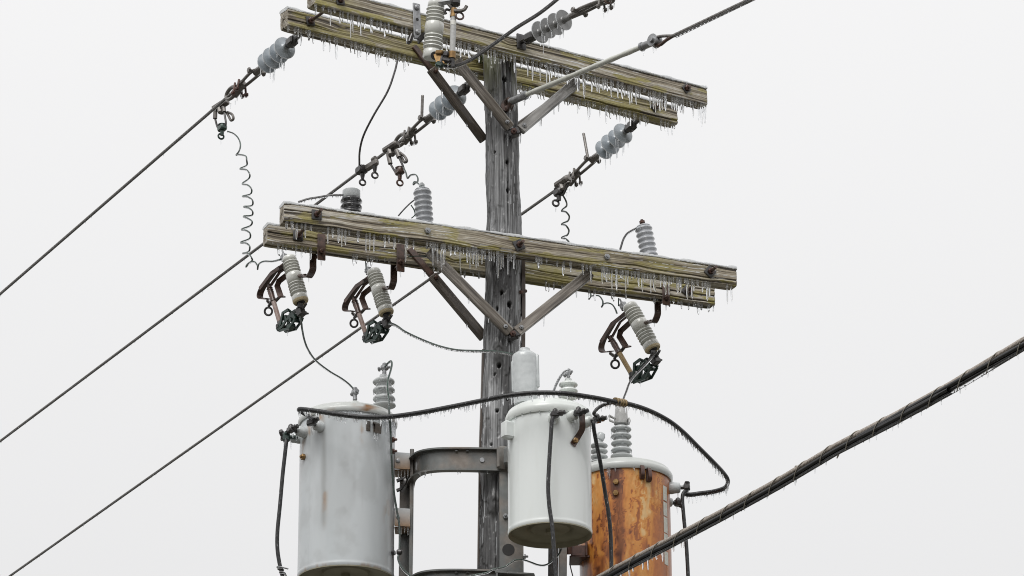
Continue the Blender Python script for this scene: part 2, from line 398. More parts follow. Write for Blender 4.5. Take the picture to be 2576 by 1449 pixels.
def fissure(u, v0, v1, wid, dep):
    global crack
    z0, z1 = P(u, v1, -.09)[2], P(u, v0, -.09)[2]; zm = (z0 + z1) / 2
    x, r = pole_at(zm); off = (P(u, (v0 + v1) / 2, -.09)[0] - x) / r; a = cx0 + math.asin(max(-.98, min(.98, off)))
    aa = a + .05 * (fbm(Zg * 2.5, Zg * 0 + 3.3, int(u), 2) - .5) * 2
    w = wid * np.clip(np.minimum(Zg - z0, z1 - Zg) / .12, 0, 1); d = np.abs((Ag - aa + np.pi) % (2 * np.pi) - np.pi) * r
    crack = np.maximum(crack, dep * np.clip(1 - d / np.maximum(w, 1e-5), 0, 1) * (w > 0))
for a in ((1271, 160, 350, .006, 1), (1278, 345, 600, .005, 1), (1283, 690, 880, .0045, .9), (1281, 880, 1130, .003, .8), (1240, 330, 600, .003, .5), (1232, 700, 980, .003, .6),
          (1250, 1130, 1449, .003, .7), (1222, 1150, 1449, .004, .7), (1300, 380, 620, .002, .5), (1295, 880, 1100, .002, .6), (1262, 900, 1120, .002, .5), (1256, 400, 590, .002, .4)): fissure(*a)
def pit(u, v, rad, dep=1.):
    global hole
    x, r = pole_at(P(u, v, -.1)[2]); p, nn = Pcyl(u, v, x, 0, r); a = math.atan2(nn[1], nn[0])
    d = np.hypot(adev(a) * r, (Zg - p[2]) * .75); hole = np.maximum(hole, dep * sst(d, rad * 1.15, rad * .75))
for u, v, r_ in ((1277, 407, 6), (1279, 477, 7), (1270, 198, 10), (1282, 766, 10), (1261, 736, 6), (1249, 776, 7), (1243, 382, 5), (1255, 919, 8), (1244, 942, 4), (1250, 1033, 6), (1235, 1118, 4), (1279, 1002, 6)): pit(u, v, r_ * .62 / 500.)
def knot(u, v, rad):
    global grain, disp
    x, r = pole_at(P(u, v, -.1)[2]); p, nn = Pcyl(u, v, x, 0, r); a = math.atan2(nn[1], nn[0])
    d = np.hypot(adev(a) * r, (Zg - p[2]) * .6); k = sst(d, rad, rad * .3)
    grain = grain * (1 - k) + k * (.4 + .2 * np.sin(d / rad * 16)); disp += .010 * k
knot(1251, 876, .055); knot(1240, 1265, .05); disp += .007 * (fbm(Zg * 7, pb * 14, 211, 4, 14) - .5) * 2; grain = grain * .7 + .6 * (fbm(Zg * 8, pb * 26, 221, 4, 26) - .25)
dark_tone = sst(fbm(Zg * 3.0, pb * 14, 57, 4, 14), .54, .62) * .75
zB = np.interp(690, [p[0] for p in prows], [P(p[1], p[0], 0)[2] for p in prows])
dark_tone = np.maximum(dark_tone, .97 * sst(np.abs(Zg - P(1266, 712, 0)[2]), .22, .06) * sst(fbm(Zg * 3.5, pb * 16, 241, 4, 16), .36, .48))
dark_tone = np.maximum(dark_tone, .8 * sst(Zg, P(1255, 1180, 0)[2], P(1255, 1260, 0)[2]))  # trunk darkened evenly from just below the mount arm downward
lic = sst(Zg, P(1256, 300, 0)[2], ztop) * sst(fbm(Zg * 3, pb * 10, 91, 3, 10), .42, .62) * .8
grain = np.clip(grain * (.45 + 1.5 * (patch - .25)) + .05, 0, 1)
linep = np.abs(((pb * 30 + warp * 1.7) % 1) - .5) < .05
ice_glint = linep * sst(fbm(Zg * 2.6, pb * 12, 131, 4, 12), .50, .64) * .62 * (1 - hole)  # thin icy lines down the pole, their glint put into the colour
grain = grain * (1 - .85 * crack) * (1 - .9 * hole)
R_ = pr_ + disp - .016 * crack - .03 * hole
Vv = np.stack([px_ + np.cos(Ag) * R_, np.sin(Ag) * R_, Zg], -1).reshape(-1, 3)
nz_ = len(zs)
idx = np.arange(nz_ * NA).reshape(nz_, NA)
F_ = np.stack([idx[:-1], np.roll(idx, -1, 1)[:-1], np.roll(idx, -1, 1)[1:], idx[1:]], -1).reshape(-1, 4)
pole = thing('utility_pole', (0, 0, 0), 'grey weathered wooden utility pole with cracks and peck holes carrying the crossarms', 'utility pole')
me = bpy.data.meshes.new('trunk'); me.from_pydata(Vv.tolist(), [], F_.tolist() + [idx[-1].tolist()]); me.update()
attr(me, 'grain', grain); attr(me, 'dark_tone', dark_tone * (1 - ice_glint)); attr(me, 'lichen', lic); attr(me, 'ice_glint', ice_glint)
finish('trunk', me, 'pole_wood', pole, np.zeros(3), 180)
# wooden strips covering the earth wire, one on either side, and the bare rod above
def side_strip(us, dy, w):
    pts = []
    for u, v in us: x, r = pole_at(P(u, v, dy)[2]); pts.append(P(u, v, dy))
    return MB().strip(pts, w, .018, A3(1, .2, 0))
side_strip(((1316, 656), (1317, 760), (1316, 878), (1314, 1000), (1314, 1120)), .01, .018).build('earth_wire_moulding', 'moulding_wood', pole)
side_strip(((1218, 880), (1215, 1000), (1211, 1110), (1209, 1250), (1206, 1460)), -.02, .022).build('earth_wire_moulding', 'moulding_wood', pole)
MB().tube([P(1309, 735, -.05), P(1323, 732, -.02)], .009, 8).build('staple', 'brown_steel', pole)

# ------------------------------------------------------------------ crossarms
S_, AW, AH, AL = .28273, .0803, .1045, 2.44
class Arm: pass
ARM = {}
for nm_, up_, front, cx, yaw, tilt in (('A', 1, -1, -.00626, .60475, .03383), ('B', 1, 1, -.02239, .60475, .03383), ('C', 0, 1, -.00081, .38435, .0056), ('D', 0, -1, .00738, .38435, .0056)):
    a = Arm(); a.ax = A3(math.cos(yaw) * math.cos(tilt), math.sin(yaw) * math.cos(tilt), math.sin(tilt)); a.n = A3(math.sin(yaw), -math.cos(yaw), 0)
    a.up = np.cross(a.n, a.ax) * -1; a.up = unit(ZU - a.ax * np.dot(ZU, a.ax))
    a.c = A3(0, 0, ZL + (1.09935 if up_ else 0)) + a.n * front * S_ / 2 + a.ax * cx; ARM[nm_] = a
    a.front = a.c + a.n * AW / 2; a.back = a.c - a.n * AW / 2
def on(a, u, v, back=False): q = ARM[a]; return Ppl(u, v, q.back if back else q.front, q.n)

def arm_mesh(nm_, seed, label, spots, lt=.60, frz=.60, wav=3.2):
    a = ARM[nm_]; root = thing('crossarm', a.c - a.up * AH / 2, label, 'crossarm', None)
    off = np.array(root['_o'])
    hw, hh, ch = AW / 2, AH / 2, .009
    sec = []; 
    def line(p, q, n):
        for k in range(n): sec.append(np.array(p) + (np.array(q) - np.array(p)) * k / n)
    m1, m2 = 24, 34
    line((-hw + ch, -hh), (hw - ch, -hh), m1); line((hw - ch, -hh), (hw, -hh + ch), 3); line((hw, -hh + ch), (hw, hh - ch), m2); line((hw, hh - ch), (hw - ch, hh), 3)
    line((hw - ch, hh), (-hw + ch, hh), m1); line((-hw + ch, hh), (-hw, hh - ch), 3); line((-hw, hh - ch), (-hw, -hh + ch), m2); line((-hw, -hh + ch), (-hw + ch, -hh), 3)
    sec = np.array(sec); M = len(sec); NX = 430
    xs = np.linspace(-AL / 2, AL / 2, NX); X, Pm = np.meshgrid(xs, np.arange(M), indexing='ij')
    per = np.cumsum(np.r_[0, np.linalg.norm(np.diff(sec, axis=0), axis=1)]); D = per[Pm]; 
    warp = fbm(X * 2.6 + 7, D * 9, seed, 3)
    ph = D / .0095 + warp * wav
    for q in range(3):   # knots bend the grain
        kx, kd = random.uniform(-1.1, 1.1), random.uniform(.10, .17)
        ph = ph + 1.6 * np.exp(-((X - kx) / .045) ** 2 - ((D - kd) / .016) ** 2)
    g0 = vnoise(X * .9, ph * 1.05, seed + 5) ; g1 = np.clip(.35 * (.5 + .5 * np.sin(2 * np.pi * ph)) + 1.25 * (g0 - .5) + .33, 0, 1)
    g2 = fbm(X * 14, D * 260, seed + 9, 3); g3 = fbm(X * 3, D * 22, seed + 19, 3)
    ck = sst(vnoise(X * .7 + 3, ph * .80 + .2 * g2, seed + 33), .74, .82)
    grain = np.clip(.85 * g1 + .42 * (g2 - .25) + .55 * (g3 - .42), 0, 1) * (1 - .9 * ck)
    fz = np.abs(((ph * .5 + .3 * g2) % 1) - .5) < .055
    ice_glint = fz * sst(fbm(X * 5, D * 26, seed + 70, 3), frz, frz + .10) * .8  # pale icy streaks on the grain, with their glint painted in
    endw = np.clip((np.abs(X) - AL / 2 + .05) / .05, 0, 1)
    disp = -.0030 * (1 - g1) ** 2 - .005 * ck - .0022 * (1 - g2) + .003 * (fbm(X * 5, D * 12, seed + 3, 2) - .5)
    S2 = sec[Pm]; nrm = np.stack([np.sign(S2[..., 0]) * (np.abs(S2[..., 0]) > hw - ch * .6), np.sign(S2[..., 1]) * (np.abs(S2[..., 1]) > hh - ch * .6)], -1)
    S3 = S2 + nrm * disp[..., None]; S3 = S3 * (1 - .05 * (endw ** 3))[..., None]
    Vv = a.c + X[..., None] * a.ax + S3[..., 0:1] * a.n + S3[..., 1:2] * a.up - off
    # lichen: patches, thicker along the lower front edge
    low = 1.7 * sst(-S2[..., 1] / hh, .1, 1.0) * (S2[..., 0] > hw - ch * 1.2)
    lp = fbm(X * 9, D * 34, seed + 40, 5); low = low * sst(fbm(X * 3.5, D * 0 + 2.2, seed + 47, 4), .38, .62)
    lich = sst(lp + .13 * low, lt - .015, lt + .10) * (.75 * (S2[..., 0] > 0) + .25)
    for (x0, w0, amt) in spots: lich = np.maximum(lich, amt * np.exp(-((X - x0) / w0) ** 2) * sst(lp + .1, .36, .6))
    lich = np.clip(lich, 0, .85) * (.35 + .65 * g1)
    verts = Vv.reshape(-1, 3).tolist(); idx = np.arange(NX * M).reshape(NX, M)
    F_ = np.stack([idx[:-1], np.roll(idx, -1, 1)[:-1], np.roll(idx, -1, 1)[1:], idx[1:]], -1).reshape(-1, 4).tolist()
    gl, ll, fl_ = grain.ravel().tolist(), lich.ravel().tolist(), ice_glint.ravel().tolist()
    for e, sgn in ((0, 1), (NX - 1, -1)):            # end grain, slightly domed and rough
        prev = idx[e].tolist()
        for q in range(1, 7):
            f = 1 - q / 6.5; cur = []
            for m in range(M):
                cur.append(len(verts)); p = a.c + a.ax * (xs[e] + (-sgn) * .004 * (1 - f) * random.random()) + (sec[m][0] * a.n + sec[m][1] * a.up) * f * .95 - off
                verts.append(p.tolist()); gl.append(.25 + .5 * (.5 + .5 * math.sin(np.linalg.norm(sec[m] * f - np.array((.05, -.06))) * 700)) * random.uniform(.6, 1)); ll.append(.0); fl_.append(.35 * (random.random() < .2))
            for m in range(M): F_.append([prev[m], cur[m], cur[(m + 1) % M], prev[(m + 1) % M]][::sgn * 1])
            prev = cur
        F_.append(prev)
    me = bpy.data.meshes.new('timber'); me.from_pydata(verts, [], F_); me.update(); attr(me, 'grain', gl); attr(me, 'lichen', ll); attr(me, 'ice_glint', fl_)
    finish('timber', me, 'arm_wood', root, off, 180)
    # glaze of ice along the top, lapping over the front edge
    b = MB(); vs = []; n2 = 240
    for i in range(n2):
        x = -AL / 2 - .002 + (AL + .004) * i / (n2 - 1); t = .0055 + .004 * math.sin(i * .37 + seed) * math.sin(i * .113) + random.uniform(0, .002); lap = .007 + .006 * random.random() * (.5 + .5 * math.sin(i * .21 + seed))
        for sx, sy in ((hw - .006, hh - lap), (hw + .0005, hh - lap * .75), (hw + .0015, hh - .001), (hw - .004, hh + t), (-hw + .004, hh + t), (-hw - .003, hh), (-hw - .002, hh - .006), (-hw + .010, hh - .009), (hw - .012, hh - .012)): vs.append(a.c + a.ax * x + a.n * sx + a.up * sy)
    b.add(vs, [(i * 9 + k, i * 9 + (k + 1) % 9, (i + 1) * 9 + (k + 1) % 9, (i + 1) * 9 + k) for i in range(n2 - 1) for k in range(9)] + [tuple(range(8, -1, -1)), tuple((n2 - 1) * 9 + k for k in range(9))])
    b.build('ice_glaze', 'ice_crust', root, 50)
    return root
def arm_icicles(nm_, root, segs):
    a = ARM[nm_]
    for u0, u1, cnt, l0, l1 in segs:
        for k in range(cnt):
            u = u0 + (u1 - u0) * (k + .5 + random.uniform(-.38, .38)) / cnt
            p = Ppl(u, 0, a.front, a.n); t = np.dot(p - a.c, a.ax) ; 
            # horizontal position along the arm at this column
            for _ in range(3):
                q = a.c + a.ax * t + a.n * AW / 2 - a.up * AH / 2; d = q - CAM; uu = W / 2 + FPX * np.dot(d, RGT) / np.dot(d, FWD); t += (u - uu) / 460.
            if random.random() < .05: continue
            q = a.c + a.ax * t + a.n * (AW / 2 - random.uniform(.003, .016)) - a.up * (AH / 2 - .004)
            icicle(q, random.uniform(l0, l1) / 470. * random.choice((1.5, 1.3, 1.15, 1.0, .6, .4)), random.uniform(.0050, .0090), root)
armA = arm_mesh('A', 101, 'mossy upper crossarm that the three blue grey insulator strings pull on', [(-.45, .25, .7), (.3, .25, .9), (.75, .3, .75), (.0, .1, 1.)], .51, .66, 3.5)
armB = arm_mesh('B', 202, 'deeply grained grey upper crossarm carrying the upright cutout', [(-1.1, .12, .7), (-.05, .15, .4)], .585, .58, 1.6)
armC = arm_mesh('C', 303, 'brown grey lower crossarm with three long bolt studs on its face', [(.75, .25, .5), (-.5, .15, .3)], .575, .50, 5.0)
armD = arm_mesh('D', 404, 'grey lower crossarm that the three hanging cutouts are strapped to', [(-.2, .15, .4), (.25, .12, .8)], .56, .62)
arm_icicles('B', armB, [(794, 1030, 25, 22, 44), (1108, 1300, 23, 24, 38), (1312, 1642, 52, 26, 44), (1644, 1780, 24, 26, 46)])
arm_icicles('A', armA, [(728, 1040, 42, 16, 38), (1104, 1168, 8, 14, 30), (1178, 1204, 5, 18, 26), (1300, 1378, 13, 20, 30), (1420, 1540, 19, 18, 36), (1543, 1640, 12, 18, 34), (1660, 1703, 6, 12, 32)])
arm_icicles('C', armC, [(718, 786, 6, 12, 40), (824, 1046, 21, 14, 46), (1070, 1298, 29, 14, 46), (1334, 1388, 6, 16, 40), (1398, 1500, 10, 14, 42), (1512, 1714, 30, 18, 48), (1706, 1790, 13, 26, 48), (1822, 1852, 2, 32, 42)])
arm_icicles('D', armD, [(682, 792, 9, 8, 24), (884, 984, 11, 8, 22), (1090, 1130, 5, 10, 24), (1160, 1212, 7, 8, 22), (1366, 1432, 6, 10, 24), (1478, 1582, 8, 12, 24), (1630, 1798, 14, 12, 28)])

# double-arming bolts running through both timbers of a pair
def arming_bolt(p, n, label, washers=((0, 1),), stud=.07, deep=.40, sq=.030, rot=0., mat='brown_steel', through=True):
    t = thing('arming_bolt', p, label, 'bolt', None); n = unit(n)
    ax = unit(np.cross(ZU, n)); upz = np.cross(n, ax)
    if through: MB().tube([np.asarray(p) - n * deep, np.asarray(p) + n * stud], .0085, 10).build('rod', mat, t)
    x = ax * math.cos(rot) + upz * math.sin(rot)
    for d, _ in washers:
        q = np.asarray(p) + n * d
        MB().beam(q, q + n * .006, sq * 2, sq * 2, x, .002).build('square_washer', 'dark_steel', t)
        MB().hexnut(q + n * .006, n, .017, .016).build('nut', 'rust_bolt', t)
    return t
arming_bolt(on('B', 1726, 223), ARM['B'].n, 'bolt with square washer at the upper crossarm ends away from the upright cutout', ((0, 1), (-S_, 1)), .035, .42, .022, .75)
arming_bolt(on('B', 855, 1), ARM['B'].n, 'bolt with square washer at the upper crossarm ends on the upright cutout side', ((0, 1), (-S_, 1)), .035, .42, .024, .2)
arming_bolt(on('C', 796, 541), ARM['C'].n, 'long rusty bolt stud with upright square washer on the lower crossarms above the coiled wire', ((0, 1), (-S_, 1)), .075, .42, .026, 0)
arming_bolt(on('C', 1305, 617), ARM['C'].n, 'bolt stud with tilted square washer where the lower crossarms cross the pole', ((0, 1),), .06, .42, .027, .5)
arming_bolt(on('C', 1786, 684), ARM['C'].n, 'long rusty bolt stud with tilted square washer above the tan-tubed cutout', ((0, 1), (-S_, 1)), .075, .42, .026, .9)
for u, v, lb in ((1075, 581, 'hex bolt head on the lower crossarm above the grey arrester-side brace'), (1526, 647, 'hex bolt head on the lower crossarm above the short light brace')):
    p = on('C', u, v); t = thing('brace_bolt', p, lb, 'bolt', 'brace bolts on the lower crossarm'); MB().hexnut(p - ARM['C'].n * .003, ARM['C'].n, .0165, .016).build('bolt_head', 'galvanised', t)
    MB().tube([p - ARM['C'].n * .1, p + ARM['C'].n * .02], .007, 8).build('shank', 'galvanised', t)

# ------------------------------------------------------------------ braces
def brace(p0, p1, w, d, n, label, mat='brace_wood', strap=0., bolts=(.06,)):
    p0, p1 = np.asarray(p0), np.asarray(p1); t = thing('crossarm_brace', p1, label, 'brace', None)
    wd = np.cross(unit(p1 - p0), n)
    st = p0 + (p1 - p0) * strap
    MB().beam(st, p1, w, d, wd, .004).build_along('brace_bar', mat, t, p1, p1 - p0, np.asarray(n, float))
    if strap:
        MB().beam(p0, st + (p1 - p0) * .10, w * .72, d * .5, wd, .003).build('strap', 'brown_steel', t)
        MB().bolt(st + (p1 - p0) * .04 + unit(n) * d * .5, n, .012, .006).build('bolt', 'brown_steel', t)
    for f in (random.uniform(.15, .4), random.uniform(.5, .85)):
        icicle(p1 + (p0 - p1) * f - unit(np.cross(unit(p1 - p0), n)) * 0 - ZU * w * .62, random.uniform(.02, .055), .0048, t)
    for f in bolts:
        MB().bolt(p1 + (p0 - p1) * f + unit(n) * d * .5, n, .012, .008).build('bolt', 'galvanised', t)
    return t
nU, nLw = ARM['B'].n, ARM['C'].n
fr = A3(.12, -1, 0)
brace(on('A', 1041, 116), P(1218, 354, .03), .046, .034, nU, 'dark upper brace with a strap joint running down behind the pole', 'brace_steel', .24, ())
brace(on('B', 1148, 152, True) , P(1283, 322, -.125), .050, .034, fr, 'grey brown wooden brace from the upper crossarm to the pole beside the upright cutout')
brace(on('B', 1450, 207, True), P(1309, 327, -.12), .052, .030, fr, 'pale grey brace sloping from the upper crossarm to the pole under the guy rod', 'brace_pale')
brace(on('A', 1440, 222), P(1300, 322, .03), .046, .03, nU, 'rear upper brace half hidden behind the pale grey one')
brace(on('D', 1030, 626), P(1218, 850, .03), .048, .034, nLw, 'dark lower brace with a strap joint ending behind the pole', 'brace_steel', .30, ())
brace(on('C', 1078, 632, True), P(1283, 838, -.135), .050, .034, fr, 'grey wooden lower brace ending on the pole face above the wrapped bushing')
brace(on('C', 1484, 688, True), P(1299, 836, -.13), .052, .030, fr, 'dark streaked lower brace rising from the pole toward the tan-tubed cutout')
for (u, v), lb, Y in (((1294, 334), 'dark steel fitting joining the upper brace feet to the pole', -.105), ((1292, 843), 'rusty steel fitting joining the lower brace feet to the pole', -.115)):
    p = P(u, v, Y); t = thing('brace_fitting', p, lb, 'bracket', None)
    MB().box(p + A3(0, .0, .0), A3(1, 0, .35), A3(0, 1, 0), .030, .022, .020, .004).build('plate', 'dark_steel', t)
    MB().bolt(p + A3(-.004, -.022, -.004), fr, .016, .012).build('bolt', 'rust_bolt', t)
    MB().tube([p + A3(0, -.01, 0), p + A3(-.01, .12, 0)], .008, 8).build('through_bolt', 'dark_steel', t)
    for q in range(2): icicle(p + A3(-.035 + q * .065, -.01, -.01), random.uniform(.05, .075), .005, t)

# ------------------------------------------------------------------ strands and wires
def rope(path, r, name, mat, label, cat, group=None, lobes=6, twist=55., step=.006):
    pts = [np.asarray(p, float) for p in path]; out = [pts[0]]
    for a, b in zip(pts[:-1], pts[1:]):
        L = np.linalg.norm(b - a); st = step if L < 6 else .2; k = max(1, int(L / st)); out += [a + (b - a) * (i + 1) / k for i in range(k)]
    o = MB().tube(out, r, lobes * 4, lobes=lobes, twist=twist).build(name, mat, None, 180)
    return tag(o, label, cat, group)
def wire(path, r, name, mat, label, cat='wire', ice=0., group=None, seg=8, sm=8, fr=None):
    pts = smooth(path, sm); o = MB().tube(pts, r, seg).build(name, mat, None, 80); tag(o, label, cat, group)
    if ice: sheath(pts, o, ice)
    if fr: fringe([p - ZU * r for p in pts], o, *fr)
    return o

# the three line conductors leaving to the lower left, with their dead-end strings
DL = unit(A3(-.654, 1.094, -.039))
def string(attach, d, pts, label, cat_mat='polymer_blue', sheds=(.150, .215, .280, .345), clamp=True, ylen=.62, ear=None):
    """dead-end insulator: clevis, core rod, four sheds, clevis, yoke straps, strain clamp with its loop"""
    p = np.asarray(attach, float); d = unit(d); side = unit(np.cross(d, ZU)); upd = np.cross(side, d)
    t = thing('dead_end_insulator', p, label, 'insulator', None)
    q = lambda s, a=0., b=0.: p + d * s + side * a + upd * b
    b = MB(); b.tube([q(-.02), q(.05)], .013, 8); b.ring(q(.058), side, .022, .012, 14); b.build('eye_nut', 'dark_steel', t)
    b = MB(); b.tube([q(.065), q(.12)], [.022, .019], 10); b.box(q(.076), d, side, .032, .024, .022, .008); b.build('clevis', 'dark_steel', t)
    s0, s1 = sheds[0], sheds[-1]
    MB().tube([q(.11), q(s1 + .10)], .0165, 12).build('core_rod', 'polymer_dim', t)
    for k, s in enumerate(sheds):
        R = .058 if k in (0, 2) else .054
        x = MB().lathe(q(s), d, [(.016, -.012), (.021, -.006), (R * .6, .000), (R, .0045), (R * 1.005, .0062), (R * .98, .0078), (R * .5, .0045), (.02, .004), (.016, .010)], 26).build('shed', cat_mat, t, 50)
        MB().ring(q(s + .0062), d, R * 1.005, .0022, 26).build('ice_rim', 'ice_crust', x, 80)
        for h in range(random.choice((2, 3, 3))):
            a = random.uniform(-1.0, 1.0)
            icicle(q(s + .008) + side * math.sin(a) * R - upd * math.cos(a) * (R - .003), random.uniform(.025, .07), .0032, x)
    b = MB(); b.tube([q(s1 + .06), q(s1 + .13)], [.0165, .021], 10); b.build('end_fitting', 'aluminium', t)
    if not clamp: return t
    c0 = s1 + .11
    b = MB()
    for sd_ in (-1, 1): b.tube(smooth([q(c0, .020 * sd_), q(c0 + .05, .024 * sd_), q(c0 + .15, .018 * sd_, -.005), q(c0 + .19, .010 * sd_, -.01)], 4), .0085, 8)
    b.tube([q(c0 + .012, -.038), q(c0 + .012, .038)], .0085, 8); b.hexnut(q(c0 + .012, -.05), side, .015, .012); b.hexnut(q(c0 + .012, .036), side, .015, .012)
    b.build('yoke_straps', 'aluminium', t)
    b = MB(); b.beam(q(c0 + .16, 0, .004), q(c0 + .27, 0, -.022), .036, .05, side, .012); b.build('clamp_body', 'aluminium', t)
    b = MB()
    for s2, sd_, dn in ((.17, -1, .055), (.215, -1, .06), (.19, 1, .065), (.235, 1, .05)):
        r0 = q(c0 + s2, .022 * sd_, -.005); r1 = r0 - ZU * dn * .85 + side * .01 * sd_
        b.tube([r0 + ZU * .025, r1], .006, 7); b.hexnut(r1 + ZU * .008, ZU, .0125, .014)
    b.build('u_bolt', 'aluminium' if ear is None else ear, t)
    L0 = q(c0 + .30, 0, .004)
    b = MB(); x_ = unit(d * .97 + ZU * .1)
    b.tube([L0 + (x_ * math.cos(a) * .060 + unit(np.cross(side, x_)) * math.sin(a) * .030) for a in np.linspace(0, 2 * math.pi, 20, endpoint=False)], .0105, 8, closed=True)
    b.build('pulling_loop', 'aluminium', t)
    for k in range(4): icicle(q(c0 + .17 + .04 * k, random.uniform(-.02, .02), -.065), random.uniform(.015, .035), .0035, t)
    return t
lines = []
for (ua, va), (u1, v1), (u2, v2), ear, lb, lab2 in (
        ((752, 90), (572, 244), (-250, 956), 'rust_bolt', 'blue grey four-shed insulator string with red brown bolts on the line feeding the long coil', 'line conductor running from the insulator string that feeds the long coiled wire'),
        ((1186, 210), (1012, 351), (-250, 1297), None, 'blue grey four-shed insulator string partly hidden behind a dark upper brace', 'line conductor passing behind the lower crossarm ends and carrying two clamps'),
        ((1606, 302), (1420, 462), (-250, 1643), None, 'blue grey four-shed insulator string under the upper crossarm end away from the upright cutout', 'line conductor passing behind the pole and the lower braces')):
    p0 = Ppl(ua, va, ARM['A'].back, ARM['A'].n); nv = unit(A3(DL[1], -DL[0], 0)); V = lambda u, v: Ppl(u, v, p0, nv)
    e1, e2 = V(u1, v1), V(u2, v2)
    string(p0, e1 - p0, None, lb, ear=ear)
    s = p0 + (e1 - p0) * .80
    far = e2 + unit(e2 - e1) * 22 
    far[2] += .25
    c = rope([s, e1, e2, far], .0080, 'line_conductor', 'conductor', lab2, 'power line', None, 5, 42.)
    fringe([e1 - ZU * .006, e2 - ZU * .006], c, .006, .018, .0028, .05, skip=.3)
    sheath([e1, e2], c, .0062, .75)
    lines.append((p0, V, e1, e2, c))

# conductor tails standing up behind two of the clamps
for (ua, va), (ub, vb), k, lb in (((1063, 240), (1061, 300), 1, 'short upright stranded wire tail beside the half hidden insulator string'), ((1468, 336), (1479, 398), 2, 'short leaning stranded wire tail on the conductor that passes behind the pole')):
    p0, V = lines[k][0], lines[k][1]; rope([V(ua, va) , V(ub, vb)], .0080, 'wire_tail', 'aluminium', lb, 'wire', None, 6, 60.)

# near-side string on the front of the deeply grained upper crossarm
p0 = on('B', 1310, 106); DN = unit(A3(.658, -.753, .0)); nv = unit(A3(DN[1], -DN[0], 0)); VB = lambda u, v: Ppl(u, v, p0, nv)
t = string(p0, VB(1500, 8) - p0, None, 'grey four-shed insulator string on the face of the deeply grained upper crossarm', 'polymer_dim', (.145, .205, .265, .325))
MB().beam(p0, p0 + nU * .008, .055, .085, ARM['B'].ax, .003).build('back_plate', 'dark_steel', t)
e1 = VB(1500, 8); rope([p0 + (e1 - p0) * .8, e1, VB(1640, -60), VB(1640, -60) + DN * 10], .0080, 'line_conductor', 'conductor', 'line conductor leaving the insulator string on the deeply grained upper crossarm', 'power line', None, 5, 42.)

# guy strain rod and guy strand
g0 = P(1276, 262, -.105); DG = unit(A3(.707, -.707, 0)); nv = unit(A3(DG[1], -DG[0], 0)); VG = lambda u, v: Ppl(u, v, g0, nv)
t = thing('guy_strain_rod', g0, 'long pale fibreglass guy strain rod reaching from the pole past the upper crossarm', 'insulator')
ga, gb_ = VG(1303, 247), VG(1616, 117); MB().tube([ga + (gb_ - ga) * k / 30 for k in range(31)], [.0135 + .001 * math.sin(k * 1.7) for k in range(31)], 12).build('rod', 'rod', t)
b = MB(); b.tube([VG(1284, 256), VG(1326, 238)], [.020, .0185], 12); b.tube([VG(1318, 241), VG(1324, 238.5)], .023, 12); b.build('lower_end_fitting', 'galvanised', t)
b = MB(); b.ring(VG(1278, 262), A3(1, .5, .2), .026, .010, 16); b.tube([g0 + A3(0, .12, 0), VG(1277, 268)], .010, 8); b.lathe(g0 + A3(0, .02, -.0), fr, [(.035, 0), (.035, .006)], 8); b.build('eye_bolt', 'brown_steel', t)
b = MB(); b.tube([VG(1612, 119), VG(1642, 106)], [.019, .019], 12); b.tube([VG(1613, 118.5), VG(1617, 116.8)], .0235, 12); b.build('upper_end_fitting', 'galvanised', t)
b = MB(); c_ = VG(1647, 103); b.lathe(c_ - nv * .022, nv, [(.016, -.012), (.016, 0), (.032, 0), (.030, .012), (.022, .022), (.030, .032), (.032, .044), (.016, .044), (.016, .058)], 16); b.build('thimble_roller', 'galvanised', t)
MB().bolt(c_ - nv * .034, -nv, .014, .006).build('bolt', 'rust_bolt', t)
for u_, v_ in ((1619, 122), (1644, 116), (1650, 114), (1320, 246), (1283, 270)): icicle(VG(u_, v_), random.uniform(.025, .05), .0042, t)
gs = [VG(1640, 97), VG(1657, 92), VG(1685, 91), VG(1720, 76)]
s_ = rope([VG(1690, 92), VG(1900, -8), VG(2300, -200)], .0095, 'guy_strand', 'conductor', 'stranded guy wire running up from the pale strain rod', 'guy wire', None, 5, 48.)
MB().tube(smooth([VG(1646, 95) , VG(1665, 91), VG(1692, 90)], 6), .008, 9).build('grip_leg', 'conductor', s_)
MB().tube(smooth([VG(1650, 115), VG(1662, 112), VG(1676, 101), VG(1692, 91)], 6), .009, 9).build('grip_leg', 'brown_steel', s_)
sheath([VG(1700, 89), VG(1800, 41), VG(1900, -7)], s_, .0075, .9)

# jumper from the upright cutout towards the near line, and the hanging jumper behind the mossy upper crossarm
Yc = on('B', 1095, 90)[1] - .17
j = [P(1105, 163, Yc - .02), P(1135, 167, Yc - .03), P(1160, 160, Yc - .05), P(1195, 142, Yc - .1), P(1250, 104, Yc - .2), P(1300, 68, Yc - .3), P(1360, 30, Yc - .42), P(1420, -18, Yc - .55)]
o = rope(smooth(j, 10), .0075, 'jumper_wire', 'jumper_wire', 'dark stranded jumper curving up from the upright cutout over the upper crossarm', 'wire', None, 5, 60.)
sheath(smooth(j, 6), o, .0068, .95)
p0, V, e1, e2, _ = lines[1]
j = [P(1000, 150, .26), P(993, 180, .26), P(975, 230, .27), P(940, 290, .30), P(915, 340, .36), P(905, 380, .45), P(904, 418, V(904, 425)[1])]
o = rope(smooth(j, 10), .0056, 'jumper_wire', 'jumper_wire', 'dark stranded jumper hanging from behind the mossy upper crossarm down to a line clamp', 'wire', None, 5, 60.)

